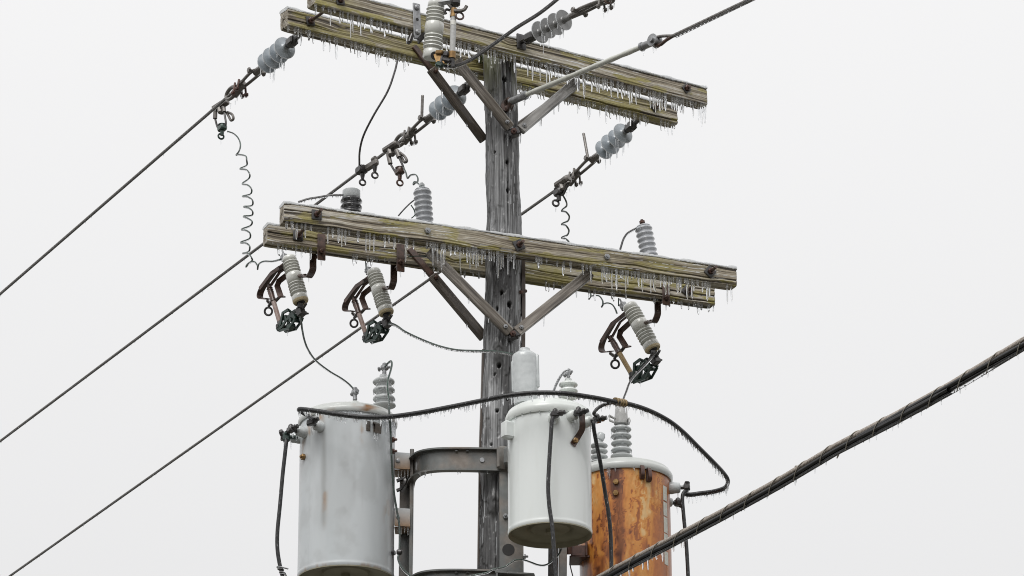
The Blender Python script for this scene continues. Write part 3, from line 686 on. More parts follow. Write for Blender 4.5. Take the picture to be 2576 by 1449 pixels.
# ------------------------------------------------------------------ clamps on the lines
def eye(b, p, n, R=.016, r=.0055): b.ring(p, n, R, r, 14, ref=None)
def stirrup(V, top, legs, bot, eyep, label, tone='bronze_green', loop=None):
    p = V(*top); t = thing('stirrup_clamp', p, label, 'line clamp', None); side = unit(np.cross(DL, ZU))
    mu = lambda u, v, s=0.: V(u, v) + side * s
    b = MB(); b.beam(mu(top[0] - 18, top[1] + 12), mu(top[0] + 16, top[1] - 10), .05, .034, side, .012); b.beam(mu(top[0] - 4, top[1] + 2), mu(top[0] + 2, top[1] + 22), .04, .03, side, .01); b.build('clamp_body', 'aluminium', t)
    for (u0, v0, um, vm_, u1, v1) in legs:
        MB().tube(smooth([mu(u0, v0), mu(um, vm_)], 2), .0125, 9).build('bail_sleeve', 'aluminium', t)
    b = MB(); L_, R_l = legs[0], legs[1]
    b.tube(smooth([mu(L_[2], L_[3]), mu(L_[4], L_[5]), mu((L_[4] + R_l[4]) / 2, max(L_[5], R_l[5]) + 3), mu(R_l[4], R_l[5]), mu(R_l[2], R_l[3])], 6), .0062, 8); b.build('bail', 'dark_steel', t)
    if loop: MB().tube(smooth([mu(*q, .02) for q in loop], 6), .0075, 8).build('eye_screw', 'aluminium', t)
    b = MB(); c = mu(*bot); b.box(c, DL, ZU, .030, .018, .020, .008); b.tube([c - ZU * .01, c - ZU * .045], [.013, .010], 8); b.lathe(c + ZU * .014, ZU, [(.024, 0), (.026, .006), (.016, .012)], 12); b.build('hot_line_clamp', tone, t)
    b = MB(); b.tube([c - ZU * .035, mu(*eyep) + ZU * .012], .006, 8); eye(b, mu(*eyep), unit(CAM - c) * A3(1, 1, 0) + A3(.3, 0, 0)); b.build('eye_screw', tone, t)
    icicle(mu(*eyep) - ZU * .02, .028, .0035, t); icicle(c - ZU * .02 + DL * .02, .02, .003, t)
    return t
V0, V1, V2 = lines[0][1], lines[1][1], lines[2][1]
stirrup(V0, (556, 264), ((542, 272, 541, 298, 548, 321), (562, 268, 564, 282, 568, 312)), (559, 322), (556, 343), 'line clamp with a wire bail above the long coiled wire', 'bronze_green', ((564, 280), (576, 286), (579, 297), (573, 301), (568, 292), (562, 281)))
stirrup(V1, (985, 370), ((976, 384, 982, 412, 997, 436), (997, 378, 1004, 396, 1015, 424)), (1006, 431), (1006, 460), 'line clamp with a wire bail beside the short coil above an arrester', 'brown_steel', ((998, 382), (1010, 392), (1015, 403), (1009, 406), (1003, 396), (996, 384)))
stirrup(V2, (1417, 458), ((1426, 452, 1430, 462, 1424, 474), (1425, 460, 1418, 474, 1409, 486)), (1406, 484), (1398, 511), 'dark line clamp on the conductor that passes behind the pole', 'dark_steel', ((1424, 447), (1405, 453), (1396, 457), (1399, 460), (1414, 460)))
# the two-screw clamp where the jumper lands on the middle line
p = V1(912, 428); t = thing('tap_clamp', p, 'line clamp holding the hanging stranded jumper, with two dangling eye screws', 'line clamp')
b = MB(); b.box(V1(910, 428), DL, ZU, .035, .02, .026, .009); b.lathe(V1(914, 423), unit(CAM - p), [(.018, -.02), (.020, .02), (.011, .024)], 12); b.build('hot_line_clamp', 'dark_steel', t)
b = MB(); b.beam(V1(921, 424), V1(950, 406), .04, .028, ZU, .01); b.tube([V1(927, 428), V1(941, 400)], .0085, 8); b.tube([V1(938, 404), V1(946, 398)], .016, 8); b.build('clamp_body', 'aluminium', t)
for u, v0, v1 in ((912, 438, 459), (943, 418, 441)):
    b = MB(); b.tube([V1(u, v0), V1(u, v1 - 6)], [.014, .007], 8); eye(b, V1(u, v1), A3(.3, -1, 0)); b.build('eye_screw', 'dark_steel', t); icicle(V1(u, v1 + 8), .03, .0032, t)
# eye screw hanging into the picture from the near line
p = P(1528, -12, -1.0); t = thing('tap_clamp', p, 'line clamp whose eye screw dangles beyond the insulator string on the deeply grained crossarm', 'line clamp'); b = MB(); b.box(p, A3(1, 0, 0), ZU, .03, .02, .02, .008); b.build('clamp_body', 'dark_steel', t)
b = MB(); b.tube([p, P(1529, -4, -1.0)], .006, 8); eye(b, P(1529, 2, -1.0), A3(.4, -1, 0), .014); b.build('eye_screw', 'brown_steel', t); icicle(P(1529, 11, -1.), .05, .003, t)

# ------------------------------------------------------------------ fused cutouts
def cutout(ptop, pbot, o, label, tube_mat, mount, a_=1., foot=True, tubetop=(.201, -.008), tubebot=(.196, -.137), hookdir=1):
    ptop, pbot = np.asarray(ptop), np.asarray(pbot); k = unit(ptop - pbot); L = np.linalg.norm(ptop - pbot)
    o = unit(o - k * np.dot(o, k)); lat = np.cross(k, o); c = (ptop + pbot) / 2; sc = L / .27
    X = lambda a, b, l=0.: c + o * a * a_ * sc + k * b * sc + lat * l * sc
    t = thing('fused_cutout', pbot, label, 'fused cutout', 'fused cutouts on the crossarms')
    prof = [(.0, -.135), (.020, -.135), (.037, -.134), (.0405, -.128), (.0405, -.100), (.036, -.096)]
    for i in range(4): h = -.090 + i * .0165; prof += [(.0325, h), (.0395, h + .003), (.0428, h + .0075), (.0405, h + .0125), (.0325, h + .0145)]
    prof += [(.037, -.022), (.041, -.017), (.042, .008), (.041, .028), (.036, .034)]
    for i in range(4): h = .036 + i * .0165; prof += [(.0315, h), (.038, h + .003), (.0415, h + .0075), (.039, h + .0125), (.0315, h + .0145)]
    prof += [(.034, .104), (.037, .107), (.037, .124), (.033, .132), (.022, .136), (.0, .136)]
    body = MB().lathe(c, k, [(r * sc, h * sc) for r, h in prof], 28, cap=False).build('porcelain_body', 'porcelain', t, 50)
    if foot:
        MB().lathe(X(0, -.136), k, [(.020 * sc, -.001), (.037 * sc, -.001), (.0405 * sc, .006), (.0408 * sc, .012)], 28, cap=False).build('foot_rim', 'porcelain_foot', body, 50)
        MB().lathe(X(0, -.1375), k, [(.022 * sc, 0), (.020 * sc, .001)], 20).build('bore', 'bore', body)
    if not foot:
        mount(t, X, k, o, lat, sc); return t
    # top contact: hood channel, spring strip, down-turned guide
    if foot:
        hood = [X(.0, .112), X(.067, .118), X(.142, .130)] + smooth([X(.250, .108), X(.280, .094), X(.294, .075), X(.284, .056), X(.239, .030)], 4)
        b = MB(); b.strip(hood, .038 * sc, .005, lat); b.strip([X(.067, .108, .023), X(.142, .117, .023), X(.255, .096, .023)], .020 * sc, .004, k); b.build('hood', 'brown_steel', t, 30)
        b = MB(); b.strip([X(.03, .100, -.012), X(.112, .112, -.012), X(.235, .082, -.012)], .016 * sc, .005, lat); b.build('contact_spring', 'rust_bolt', t)
        b = MB(); b.strip([X(.01, .072, -.026), X(.150, .084, -.026), X(.173, .070, -.026), X(.168, .004, -.026), X(.146, -.014, -.02)], .030 * sc, .007, lat * .55 + k * .2 + o * .4); b.build('side_guard', 'brown_steel', t, 30)
    else:
        hood = [X(.0, .120), X(.06, .150), X(.20, .165), X(.30, .15), X(.31, .12)]
        b = MB(); b.strip(hood, .050 * sc, .008, lat); b.strip([X(.04, .128, .024), X(.20, .140, .024), X(.30, .13, .024)], .03 * sc, .005, k); b.build('hood', 'galvanised', t, 30)
        b = MB(); b.box(X(.21, .128), o, lat, .06 * sc, .022 * sc, .018 * sc, .006); b.build('contact_block', 'dark_steel', t)
    tt, tb = X(*tubetop), X(*tubebot); td = unit(tt - tb)
    b = MB(); b.tube([tt + td * (.10 * sc) * f for f in (0, .25, .5, .75, 1)], [.017 * sc, .014 * sc, .016 * sc, .012 * sc, .014 * sc], 12); 
    for q in range(3): b.lathe(tt + td * (.055 + .011 * q) * sc, td, [(.013, -.003), (.0165, 0), (.013, .003)], 12)
    b.build('ferrule', 'brown_steel', t)
    tube = MB().tube([tb, tt], .0125 * sc, 14).build('fuse_tube', tube_mat, t)
    if not foot:
        MB().tube([tb + (tt - tb) * .74, tb + (tt - tb) * .86], .0131 * sc, 14).build('paper_band', 'white_band', tube)
        MB().tube([tt - td * .002, tt + td * .042], .0165 * sc, 14).build('end_cap', 'brass', tube)
        MB().tube([tb - td * .012, tb + td * .03], .0165 * sc, 14).build('end_cap', 'brass', tube)
    # load-break hook and pull ring
    hk = tt + td * .020 * sc
    hkp = [X(.179, .010, -.03), X(.228, .008, -.03), X(.262, .016, -.03), X(.280, .046, -.03)] if foot else [hk - o * .02 - lat * .03 + k * .01, hk - o * .0 - lat * .03, hk + o * .06 - lat * .025 - k * .002, hk + o * .10 - lat * .02 + k * .028]
    MB().tube(smooth(hkp, 6), .0088 * sc, 9).build('load_hook', 'aluminium', t)
    if not foot: MB().tube(smooth([hk - o * .01 + lat * .03, hk - o * .06 + lat * .02 + k * .02, hk - o * .09 + k * .045], 5), .0088 * sc, 9).build('load_hook', 'aluminium', t)
    rp = tt + o * (.058 if foot else .075) * sc - k * (.026 if foot else .012) * sc
    b = MB(); b.tube([tt + td * .012, rp + k * .018 * sc + (tt - rp) * .2], .0075 * sc, 8); b.ring(rp, unit(CAM - rp) * .8 + lat * .5, .020 * sc, .0058 * sc, 18, 1.0); b.build('pull_ring', 'dark_steel' if foot else 'brown_steel', t)
    # lower hinge casting
    M = 'bronze_green' if foot else 'dark_steel'
    h0 = X(.02, -.150); b = MB()
    b.strip([X(.0, -.120, 0), X(.015, -.155), X(.05, -.165)], .030 * sc, .010, lat); b.build('lower_terminal', 'dark_steel', t)
    b = MB()
    for s_ in (-1, 1):
        w_ = (.017 if s_ < 0 else .015); O = [X(.125 + (a - .125) * .86, -.170 + (b2 + .170) * .84, .023 * s_) for a, b2 in ((.218, -.176), (.172, -.168), (.128, -.117), (.078, -.126), (.050, -.160), (.036, -.214))]
        b.strip(O, w_ * sc, .009, k + o * .7)
        b.strip([X(.204, -.181, .022 * s_), X(.160, -.187, .023 * s_), X(.120, -.175, .024 * s_), (X(.070, -.177, .024 * s_)), X(.048, -.200, .022 * s_)], .014 * sc, .008, k + o * .3)
        b.strip([X(.195, -.192, .020 * s_), X(.160, -.205, .022 * s_), X(.116, -.223, .022 * s_), X(.050, -.207, .022 * s_)], .011 * sc, .008, k + o * .3)
    b.box(X(.135, -.150), o, lat, .012 * sc, .020 * sc, .014 * sc, .004); b.box(X(.120, -.208), o, lat, .018 * sc, .018 * sc, .012 * sc, .004)
    b.box(X(.09, -.165), o, lat, .018 * sc, .022 * sc, .012 * sc, .005); b.lathe(X(.080, -.195, -.032), lat, [(.010, 0), (.010, .064 * sc)], 10)
    b.build('hinge_casting', M, t)
    b = MB(); b.tube([tb + td * .004, tb - td * .035 * sc], [.014 * sc, .016 * sc], 10); b.lathe(X(.19, -.165, -.03), lat, [(.010, 0), (.010, .06 * sc)], 10); b.build('trunnion', 'dark_steel' if foot else 'brass', t)
    b = MB(); b.box(X(.02, -.185), o, lat, .018 * sc, .02 * sc, .020 * sc, .005); b.tube([X(.02, -.18), X(-.035, -.165)], .007, 8); b.bolt(X(.02, -.185, -.02), -lat, .011, .012); b.build('wire_terminal', 'dark_steel', t)
    b = MB(); b.box(X(.035, .150), o, lat, .016 * sc, .014 * sc, .020 * sc, .004); b.bolt(X(.035, .165), k, .010, .02); b.tube([X(.03, .14, -.02), X(.03, .14, .03)], .006, 8); b.build('line_terminal', 'galvanised', t)
    for q in range(3): icicle(X(.10 + .03 * q, -.212, random.uniform(-.02, .02)), random.uniform(.012, .03), .0032, t)
    mount(t, X, k, o, lat, sc)
    return t
def hang_mount(ustrap, v0, v1, ujaw):
    def m(t, X, k, o, lat, sc):
        d = ARM['D']; s0, s1 = on('D', ustrap, v0), on('D', ustrap, v1)
        s0 = s0 + d.n * .004; s1 = s1 + d.n * .004
        MB().beam(s0, s1 , .042, .007, d.ax, .003).build('mounting_strap', 'brown_steel', t)
        b = MB(); b.bolt(s0 + (s1 - s0) * .68 + d.n * .004, d.n, .014, .012); b.build('bolt', 'brown_steel', t)
        b = MB(); b.tube([s0 + (s1 - s0) * .68 + d.n * .02, s0 + (s1 - s0) * .68 - d.n * .12], .007, 8); b.build('through_bolt', 'brown_steel', t)
        q = X(-.040, .0); j0 = on('D', ujaw, (v0 + v1) / 2, True) - d.n * .006; hz = s1[2] 
        jj = [A3(j0[0], j0[1], j0[2] + .02), A3(j0[0], j0[1], hz + .02), A3(j0[0], j0[1], hz - .02) - d.n * .004, q * .30 + A3(j0[0], j0[1], hz - .05) * .70 - ZU * .008, q * .62 + A3(j0[0], j0[1], hz - .05) * .38]
        MB().strip(smooth(jj, 6), .034, .008, d.ax).build('mounting_arm', 'brown_steel', t, 40)
        MB().tube([jj[-1] + (jj[-2] - jj[-1]) * .25, q + (X(0, 0) - q) * .2], .0105, 9).build('mounting_stud', 'brown_steel', t)
        icicle(s1 - d.n * .002, .03, .004, t); icicle(jj[3] - ZU * .008, .02, .003, t)
    return m
OC = A3(-.63, .77, 0)
Y1 = on('D', 800, 620, True)[1] + .13
cutout(P(726.5, 646, Y1 + .03), P(757, 760, Y1), OC, 'porcelain cutout with brown fuse tube hanging at the end of the long coiled wire', 'fuse_tube_brown', hang_mount(808, 590, 655, 789))
Y2 = on('D', 1005, 650, True)[1] + .13
cutout(P(938.5, 679, Y2 + .03), P(972.5, 789, Y2), OC, 'porcelain cutout with brown fuse tube whose lead runs across the pole', 'fuse_tube_brown', hang_mount(1007, 615, 684, 992))
Y3 = on('D', 1675, 745, True)[1] + .13
cutout(P(1582, 766, Y3 + .03), P(1643, 879, Y3), OC, 'steeply tilted porcelain cutout with tan fuse tube above the rusty transformer', 'fuse_tube_tan', hang_mount(1675, 716, 768, 1655))
# upright cutout on the front of the deeply grained upper crossarm
YU = on('B', 1092, 80)[1] - .15
def up_mount(t, X, k, o, lat, sc):
    d = ARM['B']; s0, s1 = on('B', 1046, 10) + d.n * .005, on('B', 1049, 100) + d.n * .005
    MB().beam(s0, s1, .044, .007, d.ax, .004).build('mounting_strap', 'galvanised', t)
    for f in (.12, .80): MB().lathe(s0 + (s1 - s0) * f + d.n * .003, d.n, [(.016, 0), (.015, .006), (.008, .011)], 12).build('carriage_bolt', 'galvanised', t)
    MB().lathe(s0 + (s1 - s0) * .45 + d.n * .0031, d.n, [(.009, 0), (.009, .001)], 10).build('bolt_hole', 'bore', t)
    q = X(-.035, -.01); e = s1 + d.n * .004 - ZU * .012
    MB().strip(smooth([e, e + d.n * .05 + ZU * .01, e * .4 + q * .6, q], 5), .034, .008, ZU * .9 + d.n * .4).build('mounting_arm', 'dark_steel', t, 40)
    MB().beam(on('B', 1036, 82) - ZU * .01, on('B', 1028, 104) - ZU * .01, .02, .03, d.ax, .004).build('clamp_plate', 'dark_steel', t)
    Q = lambda u, v, dy=0.: P(u, v, YU - .075 + dy)
    tube = MB().tube([Q(1138, 131), Q(1141, 42)], .0145, 16).build('fuse_tube', 'fuse_tube', t)
    MB().tube([Q(1140, 64), Q(1140.4, 53)], .0150, 16).build('paper_band', 'white_band', tube)
    MB().tube([Q(1140.8, 43), Q(1142, 22)], [.0175, .016], 14).build('end_cap', 'brass', tube)
    MB().tube([Q(1137, 147), Q(1138, 131)], [.018, .019], 14).build('end_cap', 'brass', tube)
    MB().ring(Q(1156, 40, -.01), A3(.25, -1, .1), .020, .0052, 20).build('pull_ring', 'brown_steel', t)
    MB().tube(smooth([Q(1142, 27, -.015), Q(1158, 27, -.02), Q(1168, 24, -.02), Q(1174, 15, -.02)], 6), .0092, 9).build('load_hook', 'aluminium', t)
    MB().tube(smooth([Q(1139, 27, .01), Q(1135, 18, 0), Q(1127, 8, 0)], 6), .0092, 9).build('load_hook', 'aluminium', t)
    MB().tube(smooth([Q(1133, 26, .02), Q(1124, 24, .02), Q(1119, 28, .02), Q(1122, 35, .02)], 5), .007, 8).build('guide_horn', 'dark_steel', t)
    b = MB(); b.strip([P(1097, 8, YU - .03), Q(1112, 6, .02), Q(1134, 3), Q(1150, -6)], .045, .02, ZU * .8 + A3(0, 1, 0)); b.build('hood', 'galvanised', t, 30)
    b = MB(); b.beam(Q(1145, 16), Q(1147, -14), .048, .05, A3(1, 0, 0), .012); b.build('contact_block', 'dark_steel', t)
    b = MB(); b.strip([Q(1099, 134, .02), Q(1105, 150, .01), Q(1111, 163, 0.)], .036, .006, A3(1, -.4, 0)); b.beam(Q(1098, 133, .02), Q(1115, 132, .0), .02, .03, ZU, .004); b.build('terminal_plate', 'brass', t)
    b = MB(); b.beam(Q(1116, 136, .01), Q(1130, 138, 0), .03, .03, ZU, .006); b.beam(Q(1113, 150, .01), Q(1135, 155, 0), .02, .034, ZU, .005); b.tube([Q(1137, 147), Q(1140, 169)], [.013, .010], 9); b.tube([Q(1115, 135, .01), Q(1108, 160, .0)], .008, 8); b.build('hinge_casting', 'dark_steel', t)
    b = MB(); b.beam(Q(1096, 160, .01), Q(1116, 166, 0), .03, .03, ZU, .008); b.build('wire_terminal', 'bronze_green', t)
    b = MB(); b.lathe(P(1094, 140, YU - .045), A3(.3, -1, -.2), [(.022, 0), (.021, .004)], 14); b.build('bore', 'bore', t)
    for u_, v_ in ((1133, 30), (1150, 18), (1154, 18), (1104, 168), (1127, 160), (1138, 150)): icicle(Q(u_, v_), random.uniform(.02, .045), .0045, t)
OU = A3(.80, -.60, 0)
cutout(P(1098, 2, YU - .03), P(1086, 148, YU), OU, 'upright pale porcelain cutout with light grey fuse tube on the upper crossarm', 'fuse_tube', up_mount, .60, False, (.20, .068), (.20, -.115))

# ------------------------------------------------------------------ arresters behind the lower crossarms
def arrester(ptop, pbot, R, label, nshed, mats, cap=None, lead=None):
    ptop, pbot = np.asarray(ptop), np.asarray(pbot); k = unit(ptop - pbot); L = np.linalg.norm(ptop - pbot)
    t = thing('surge_arrester', pbot, label, 'surge arrester', 'surge arresters behind the lower crossarms')
    capL = cap or .0
    n0 = .004; pr = [(R * .72, 0)]
    for i in range(nshed):
        h0 = (L - capL) * i / nshed; h1 = (L - capL) * (i + 1) / nshed; e = h1 - h0
        pr += [(R * .80, h0 + e * .15), (R * .99, h0 + e * .38), (R, h0 + e * .55), (R * .93, h0 + e * .75), (R * .80, h0 + e * .95)]
    pr += [(R * .84, L - capL), (R * .75, L - capL + .006)] if not cap else []
    body = MB().lathe(pbot, k, pr, 26).build('ribbed_body', mats[0], t, 60)
    if cap:
        MB().lathe(pbot + k * (L - capL), k, [(R * .78, -.004), (R * .84, 0), (R * .84, capL * .9), (R * .74, capL)], 26).build('cap', mats[1], t, 50)
        for i in range(3):
            for q in range(7):
                a = q * .9 + i; x, y, _ = frame(k); icicle(pbot + k * ((L - capL) * (nshed - .35 - i) / nshed) + (x * math.cos(a) + y * math.sin(a)) * R * .97, .016, .004, body)
    else:
        MB().lathe(ptop, k, [(.018, -.002), (.018, .006), (.011, .008), (.011, .022), (.015, .023), (.015, .034), (.008, .036), (.008, .042)], 12).build('top_stud', mats[1], t, 50)
    # hanger going down to the rear timber
    b = MB(); b.tube([pbot + k * .02, pbot - k * .05], .012, 8); q = pbot - k * .04; a = ARM['D']; s_ = np.dot(a.back - q, a.n); b.beam(q, q + a.n * (s_ + .002), .03, .008, ZU, .002); b.build('hanger', 'brown_steel', t)
    return t
Ya = .22
arrester(P(1062, 479, Ya + .15 * 0 + .0), P(1071, 600, Ya), .0475, 'upright grey ribbed arrester fed by the short coiled wire', 9, ('polymer_grey', 'grey_cap'))
arrester(P(1618, 571, .62), P(1643, 690, .62), .0465, 'leaning grey ribbed arrester with a rusty top stud behind the lower crossarm', 9, ('polymer_grey', 'rust_bolt'))
arrester(P(884, 479, .02), P(883, 575, .02), .0545, 'black shedded arrester with a light grey cap behind the lower crossarm', 5, ('polymer_black', 'grey_cap'), .042)

# ------------------------------------------------------------------ thin leads
def coil(c0, c1, R, turns, bow=0., n=20, ph=0., ecc=.55):
    c0, c1 = np.asarray(c0), np.asarray(c1); out = []
    ex = RGT * 1.0; ey = unit(np.cross(unit(c1 - c0), ex))
    for i in range(int(turns * n) + 1):
        t = i / (turns * n); a = 2 * math.pi * turns * t + ph; sw = R * (.85 + .25 * math.sin(t * math.pi))
        out.append(c0 + (c1 - c0) * t + ex * (sw * math.cos(a) + bow * math.sin(t * math.pi)) + ey * sw * ecc * math.sin(a) - unit(c1 - c0) * sw * .55 * math.sin(a) * 0)
    return out
def ucoil(pts, depth, Y0, Y1):
    """open coil drawn as a hanging helix: pts are its left and right turning points in order"""
    out = []; n = len(pts)
    for i, (u, v) in enumerate(pts):
        Y = Y0 + (Y1 - Y0) * i / (n - 1) + (depth if i % 4 == 1 else (-depth if i % 4 == 3 else 0)); out.append(P(u, v, Y))
    return out
Yk = V0(575, 330)[1]
cz = [(572, 330), (590, 338), (604, 355), (604, 373), (594, 388)]
pts = []
pk = [(606, 388, 622, 406), (604, 424, 629, 442), (609, 460, 633, 478), (611, 492, 635, 508), (613, 520, 636, 534), (612, 544, 633, 560), (609, 576, 629, 592), (606, 608, 629, 624)]
path = [(572, 330), (588, 336), (600, 348), (605, 364), (601, 380), (594, 389)]
for ul, vl, ur, vr in pk: path += [(ul - (6 if ul < 606.5 and vl < 400 else 0), vl), ((ul + ur) / 2 + 3, vl + 4), (ur, vr - 3), (ur - 3, vr + 9)]
path += [(612, 638), (625, 637), (633, 648), (634, 655), (622, 664), (619, 670), (628, 660), (640, 658), (648, 668), (648, 676), (651, 664), (664, 657), (685, 657), (705, 652)]
pts = []
for i, (u, v) in enumerate(path):
    if 6 < i < 40: u, v = u + random.uniform(-1.8, 1.8), v + random.uniform(-1.6, 1.6)
    f = i / (len(path) - 1); pts.append(P(u, v, Yk + (Y1 - Yk) * f + (.03 if (i % 4 in (1, 2)) else -.02)))
wire(pts, .0034, 'coiled_wire', 'copper_green', 'long green coiled copper wire dropping from a line clamp to a cutout', 'wire', .0048, None, 6, 5)
q = lines[1][1]
wire([P(u, v, q(1015, 430)[1] + (Ya - q(1015, 430)[1]) * i / 10.) for i, (u, v) in enumerate([(1014, 420), (1021, 433), (1025, 447), (1033, 440), (1045, 439), (1051, 447), (1050, 457), (1042, 457), (1040, 463), (1048, 459), (1058, 467), (1062, 473)])], .0034, 'coiled_wire', 'copper_green', 'short green coiled wire between a line clamp and the upright grey arrester', 'wire', .0048, None, 6, 5)
q = lines[2][1](1412, 490)[1]; cz = []
for ul, vl, ur, vr in ((1413, 529, 1432, 545), (1413, 563, 1431, 580), (1413, 597, 1432, 612)): cz += [(ul, vl), ((ul + ur) / 2 + 2, vl + 4), (ur, vr - 2), (ur - 4, vr + 10)]
wire([P(u, v, q + (.40 - q) * i / 17. + (.02 if i % 4 in (2, 3) else 0)) for i, (u, v) in enumerate([(1416, 490), (1424, 505), (1425, 517)] + cz + [(1428, 640)])], .0034, 'coiled_wire', 'copper_green', 'green coiled wire dropping behind the lower crossarm from the clamp beyond the pole', 'wire', .0048, None, 6, 5)
wire([P(u, v, Y3 + .02) for u, v in [(1484, 726), (1486, 742), (1481, 752), (1486, 746), (1496, 743), (1508, 745), (1516, 756), (1516, 766), (1513, 772), (1518, 765), (1528, 762), (1540, 766), (1548, 777), (1552, 788)]], .0034, 'coiled_wire', 'copper_green', 'green looped wire from under the lower crossarm to the tan-tubed cutout', 'wire', .0048, None, 6, 5)
wire([P(1002, 543, .2), P(1015, 528, .2), P(1030, 513, .21), P(1041, 504, .22)], .004, 'arrester_lead', 'jumper_wire', 'dark lead from the grey arrester down behind the lower crossarm', 'wire')
wire([P(1035, 549, .21), P(1044, 540, .21), P(1041, 527, .21), P(1034, 516, .21)], .003, 'arrester_lead', 'copper_green', 'green wire curl beside the upright grey arrester', 'wire')
wire([P(750, 508, .02), P(775, 500, .02), P(800, 496, .02), P(830, 491, .02), P(864, 490, .0)], .005, 'arrester_lead', 'jumper_wire', 'dark iced lead from the capped arrester along the top of the lower crossarm', 'wire', .006, None, 7, 8, (.006, .014, .003, .016))
wire([P(1600, 574, .60), P(1583, 583, .60), P(1575, 590, .60), P(1567, 604, .60), P(1559, 630, .6)], .0048, 'arrester_lead', 'jumper_wire', 'frosted lead bending down from the leaning arrester', 'wire', .006)
wire([P(921, 678, Y2), P(920, 663, Y2 - .02), P(919, 640, Y2 - .05)], .0028, 'cutout_lead', 'copper_green', 'green lead into the top of the cutout whose lower lead crosses the pole', 'wire')
wire([P(703, 643, Y1), P(700, 632, Y1 - .03), P(699, 615, Y1 - .06)], .0028, 'cutout_lead', 'copper_green', 'green lead into the top of the cutout beside the long coil', 'wire')
wire([P(1556, 770, Y3), P(1556, 750, Y3 - .03)], .003, 'cutout_lead', 'copper_green', 'green lead into the top of the tan-tubed cutout', 'wire')
wire([on('C', 1044, 628) - nLw * .1, on('C', 1060, 628) - nLw * .09, on('C', 1090, 628) - nLw * .09], .0028, 'tie_wire', 'copper_green', 'green wire tied under the lower crossarm by the brace tops', 'wire')

# ------------------------------------------------------------------ transformers
def tank_mesh(root, name, cx, cy, r, z0, z1, mat, fill, NA=200, NZ=150, extra=(), seam=3.9):
    off = np.array(root['_o']); zz = np.linspace(z0, z1, NZ)
    Z, A = np.meshgrid(zz, np.linspace(0, 2 * np.pi, NA, endpoint=False), indexing='ij')
    Rr = np.full_like(Z, r) + .0012 * (fbm((Z - z0) * 4, A / (2 * np.pi) * 5, 5, 2, 5) - .5)
    Rr -= .004 * np.exp(-((Z - z0) / .004) ** 2); Rr += .0022 * np.exp(-((Z - z0 - .018) / .005) ** 2) + .0016 * np.exp(-(((A - seam + np.pi) % (2 * np.pi) - np.pi) / .012) ** 2)
    for zr, hr in extra: Rr += hr * np.exp(-((Z - zr) / .006) ** 2)
    Vv = np.stack([cx + np.cos(A) * Rr, cy + np.sin(A) * Rr, Z], -1) - off
    idx = np.arange(NZ * NA).reshape(NZ, NA)
    F_ = np.stack([idx[:-1], np.roll(idx, -1, 1)[:-1], np.roll(idx, -1, 1)[1:], idx[1:]], -1).reshape(-1, 4).tolist()
    me = bpy.data.meshes.new(name); me.from_pydata(Vv.reshape(-1, 3).tolist(), [], F_ + [idx[-1].tolist()]); me.update()
    for k, arr in fill(Z, A, z0, z1).items(): attr(me, k, arr)
    return finish(name, me, mat, root, off, 60)
def tank_base(root, cx, cy, r, z0):
    MB().lathe((cx, cy, z0), ZU, [(0.0005, .012), (.020, .012), (.022, .030), (r * .46, .030), (r * .50, .042), (r * .54, .042), (r * .60, .026), (r * .93, .022), (r * .955, .004), (r * .995, .0), (r * .999, .012)], 64, cap=False).build('base', 'tank_base', root, 50)
def lid(root, cx, cy, r, z1, mat, band=.05, dome=.045, lip=.018, rust=None):
    b = MB(); pr = [(r * .99, -band * .7), (r + lip * .55, -band * .75), (r + lip * .95, -band * .55), (r + lip, -band * .2), (r + lip * .7, .0), (r + lip * .15, .008), (r + lip * .05, .016), (r * .97, .022)]
    for q in range(1, 9): f = q / 8; pr.append((r * .97 * (1 - f) + .002, .022 + dome * (1 - (1 - f) ** 2)))
    b.lathe((cx, cy, z1), ZU, pr, 72, cap=False); o = b.build('lid', mat, root, 55)
    if rust is not None:
        V_ = np.array(o.data.vertices.data.foreach_get if 0 else [v.co[:] for v in o.data.vertices]) + np.array(root['_o']); attr(o.data, 'rust', rust(V_))
    return o
def bushing(root, p, k, sheds, r, H_, mat='bushing_grey', top='galvanised', stem=.45, drips=True):
    k = unit(k); pr = [(r * 1.05, 0), (r * 1.05, .006), (r * .75, .012)]
    for i in range(sheds):
        h0 = .016 + (H_ - .03) * i / sheds; e = (H_ - .03) / sheds
        pr += [(r * stem, h0), (r * stem * 1.05, h0 + e * .24), (r * .86, h0 + e * .28), (r * .97, h0 + e * .38), (r, h0 + e * .50), (r * .96, h0 + e * .64), (r * .82, h0 + e * .80), (r * .60, h0 + e * .92)]
    pr += [(r * .42, H_ - .01), (r * .36, H_)]
    o = MB().lathe(p, k, pr, 28).build('primary_bushing', mat, root, 55)
    if drips:
        for i in range(sheds):
            h = .016 + (H_ - .03) * (i + .48) / sheds
            for q in range(9):
                a = random.uniform(0, 6.28); icicle(np.asarray(p) + k * h + A3(math.cos(a), math.sin(a), 0) * r * .95, random.uniform(.01, .022), .0036, o)
    return o
def connector(root, p, k, n, mat='galvanised', s=1.):
    k = unit(k); n = unit(n); b = MB(); p = np.asarray(p)
    b.tube([p, p + k * .03 * s], [.012 * s, .010 * s], 10); b.box(p + k * .042 * s, n, np.cross(k, n), .018 * s, .014 * s, .014 * s, .005); b.lathe(p + k * .04 * s - n * .03 * s, n, [(.008 * s, 0), (.008 * s, .06 * s)], 8); b.hexnut(p + k * .04 * s - n * .034 * s, n, .012 * s, .010)
    b.lathe(p + k * .058 * s, k, [(.013 * s, -.004), (.012 * s, .006), (.006 * s, .010)], 8)
    return b.build('terminal_connector', mat, root, 40)
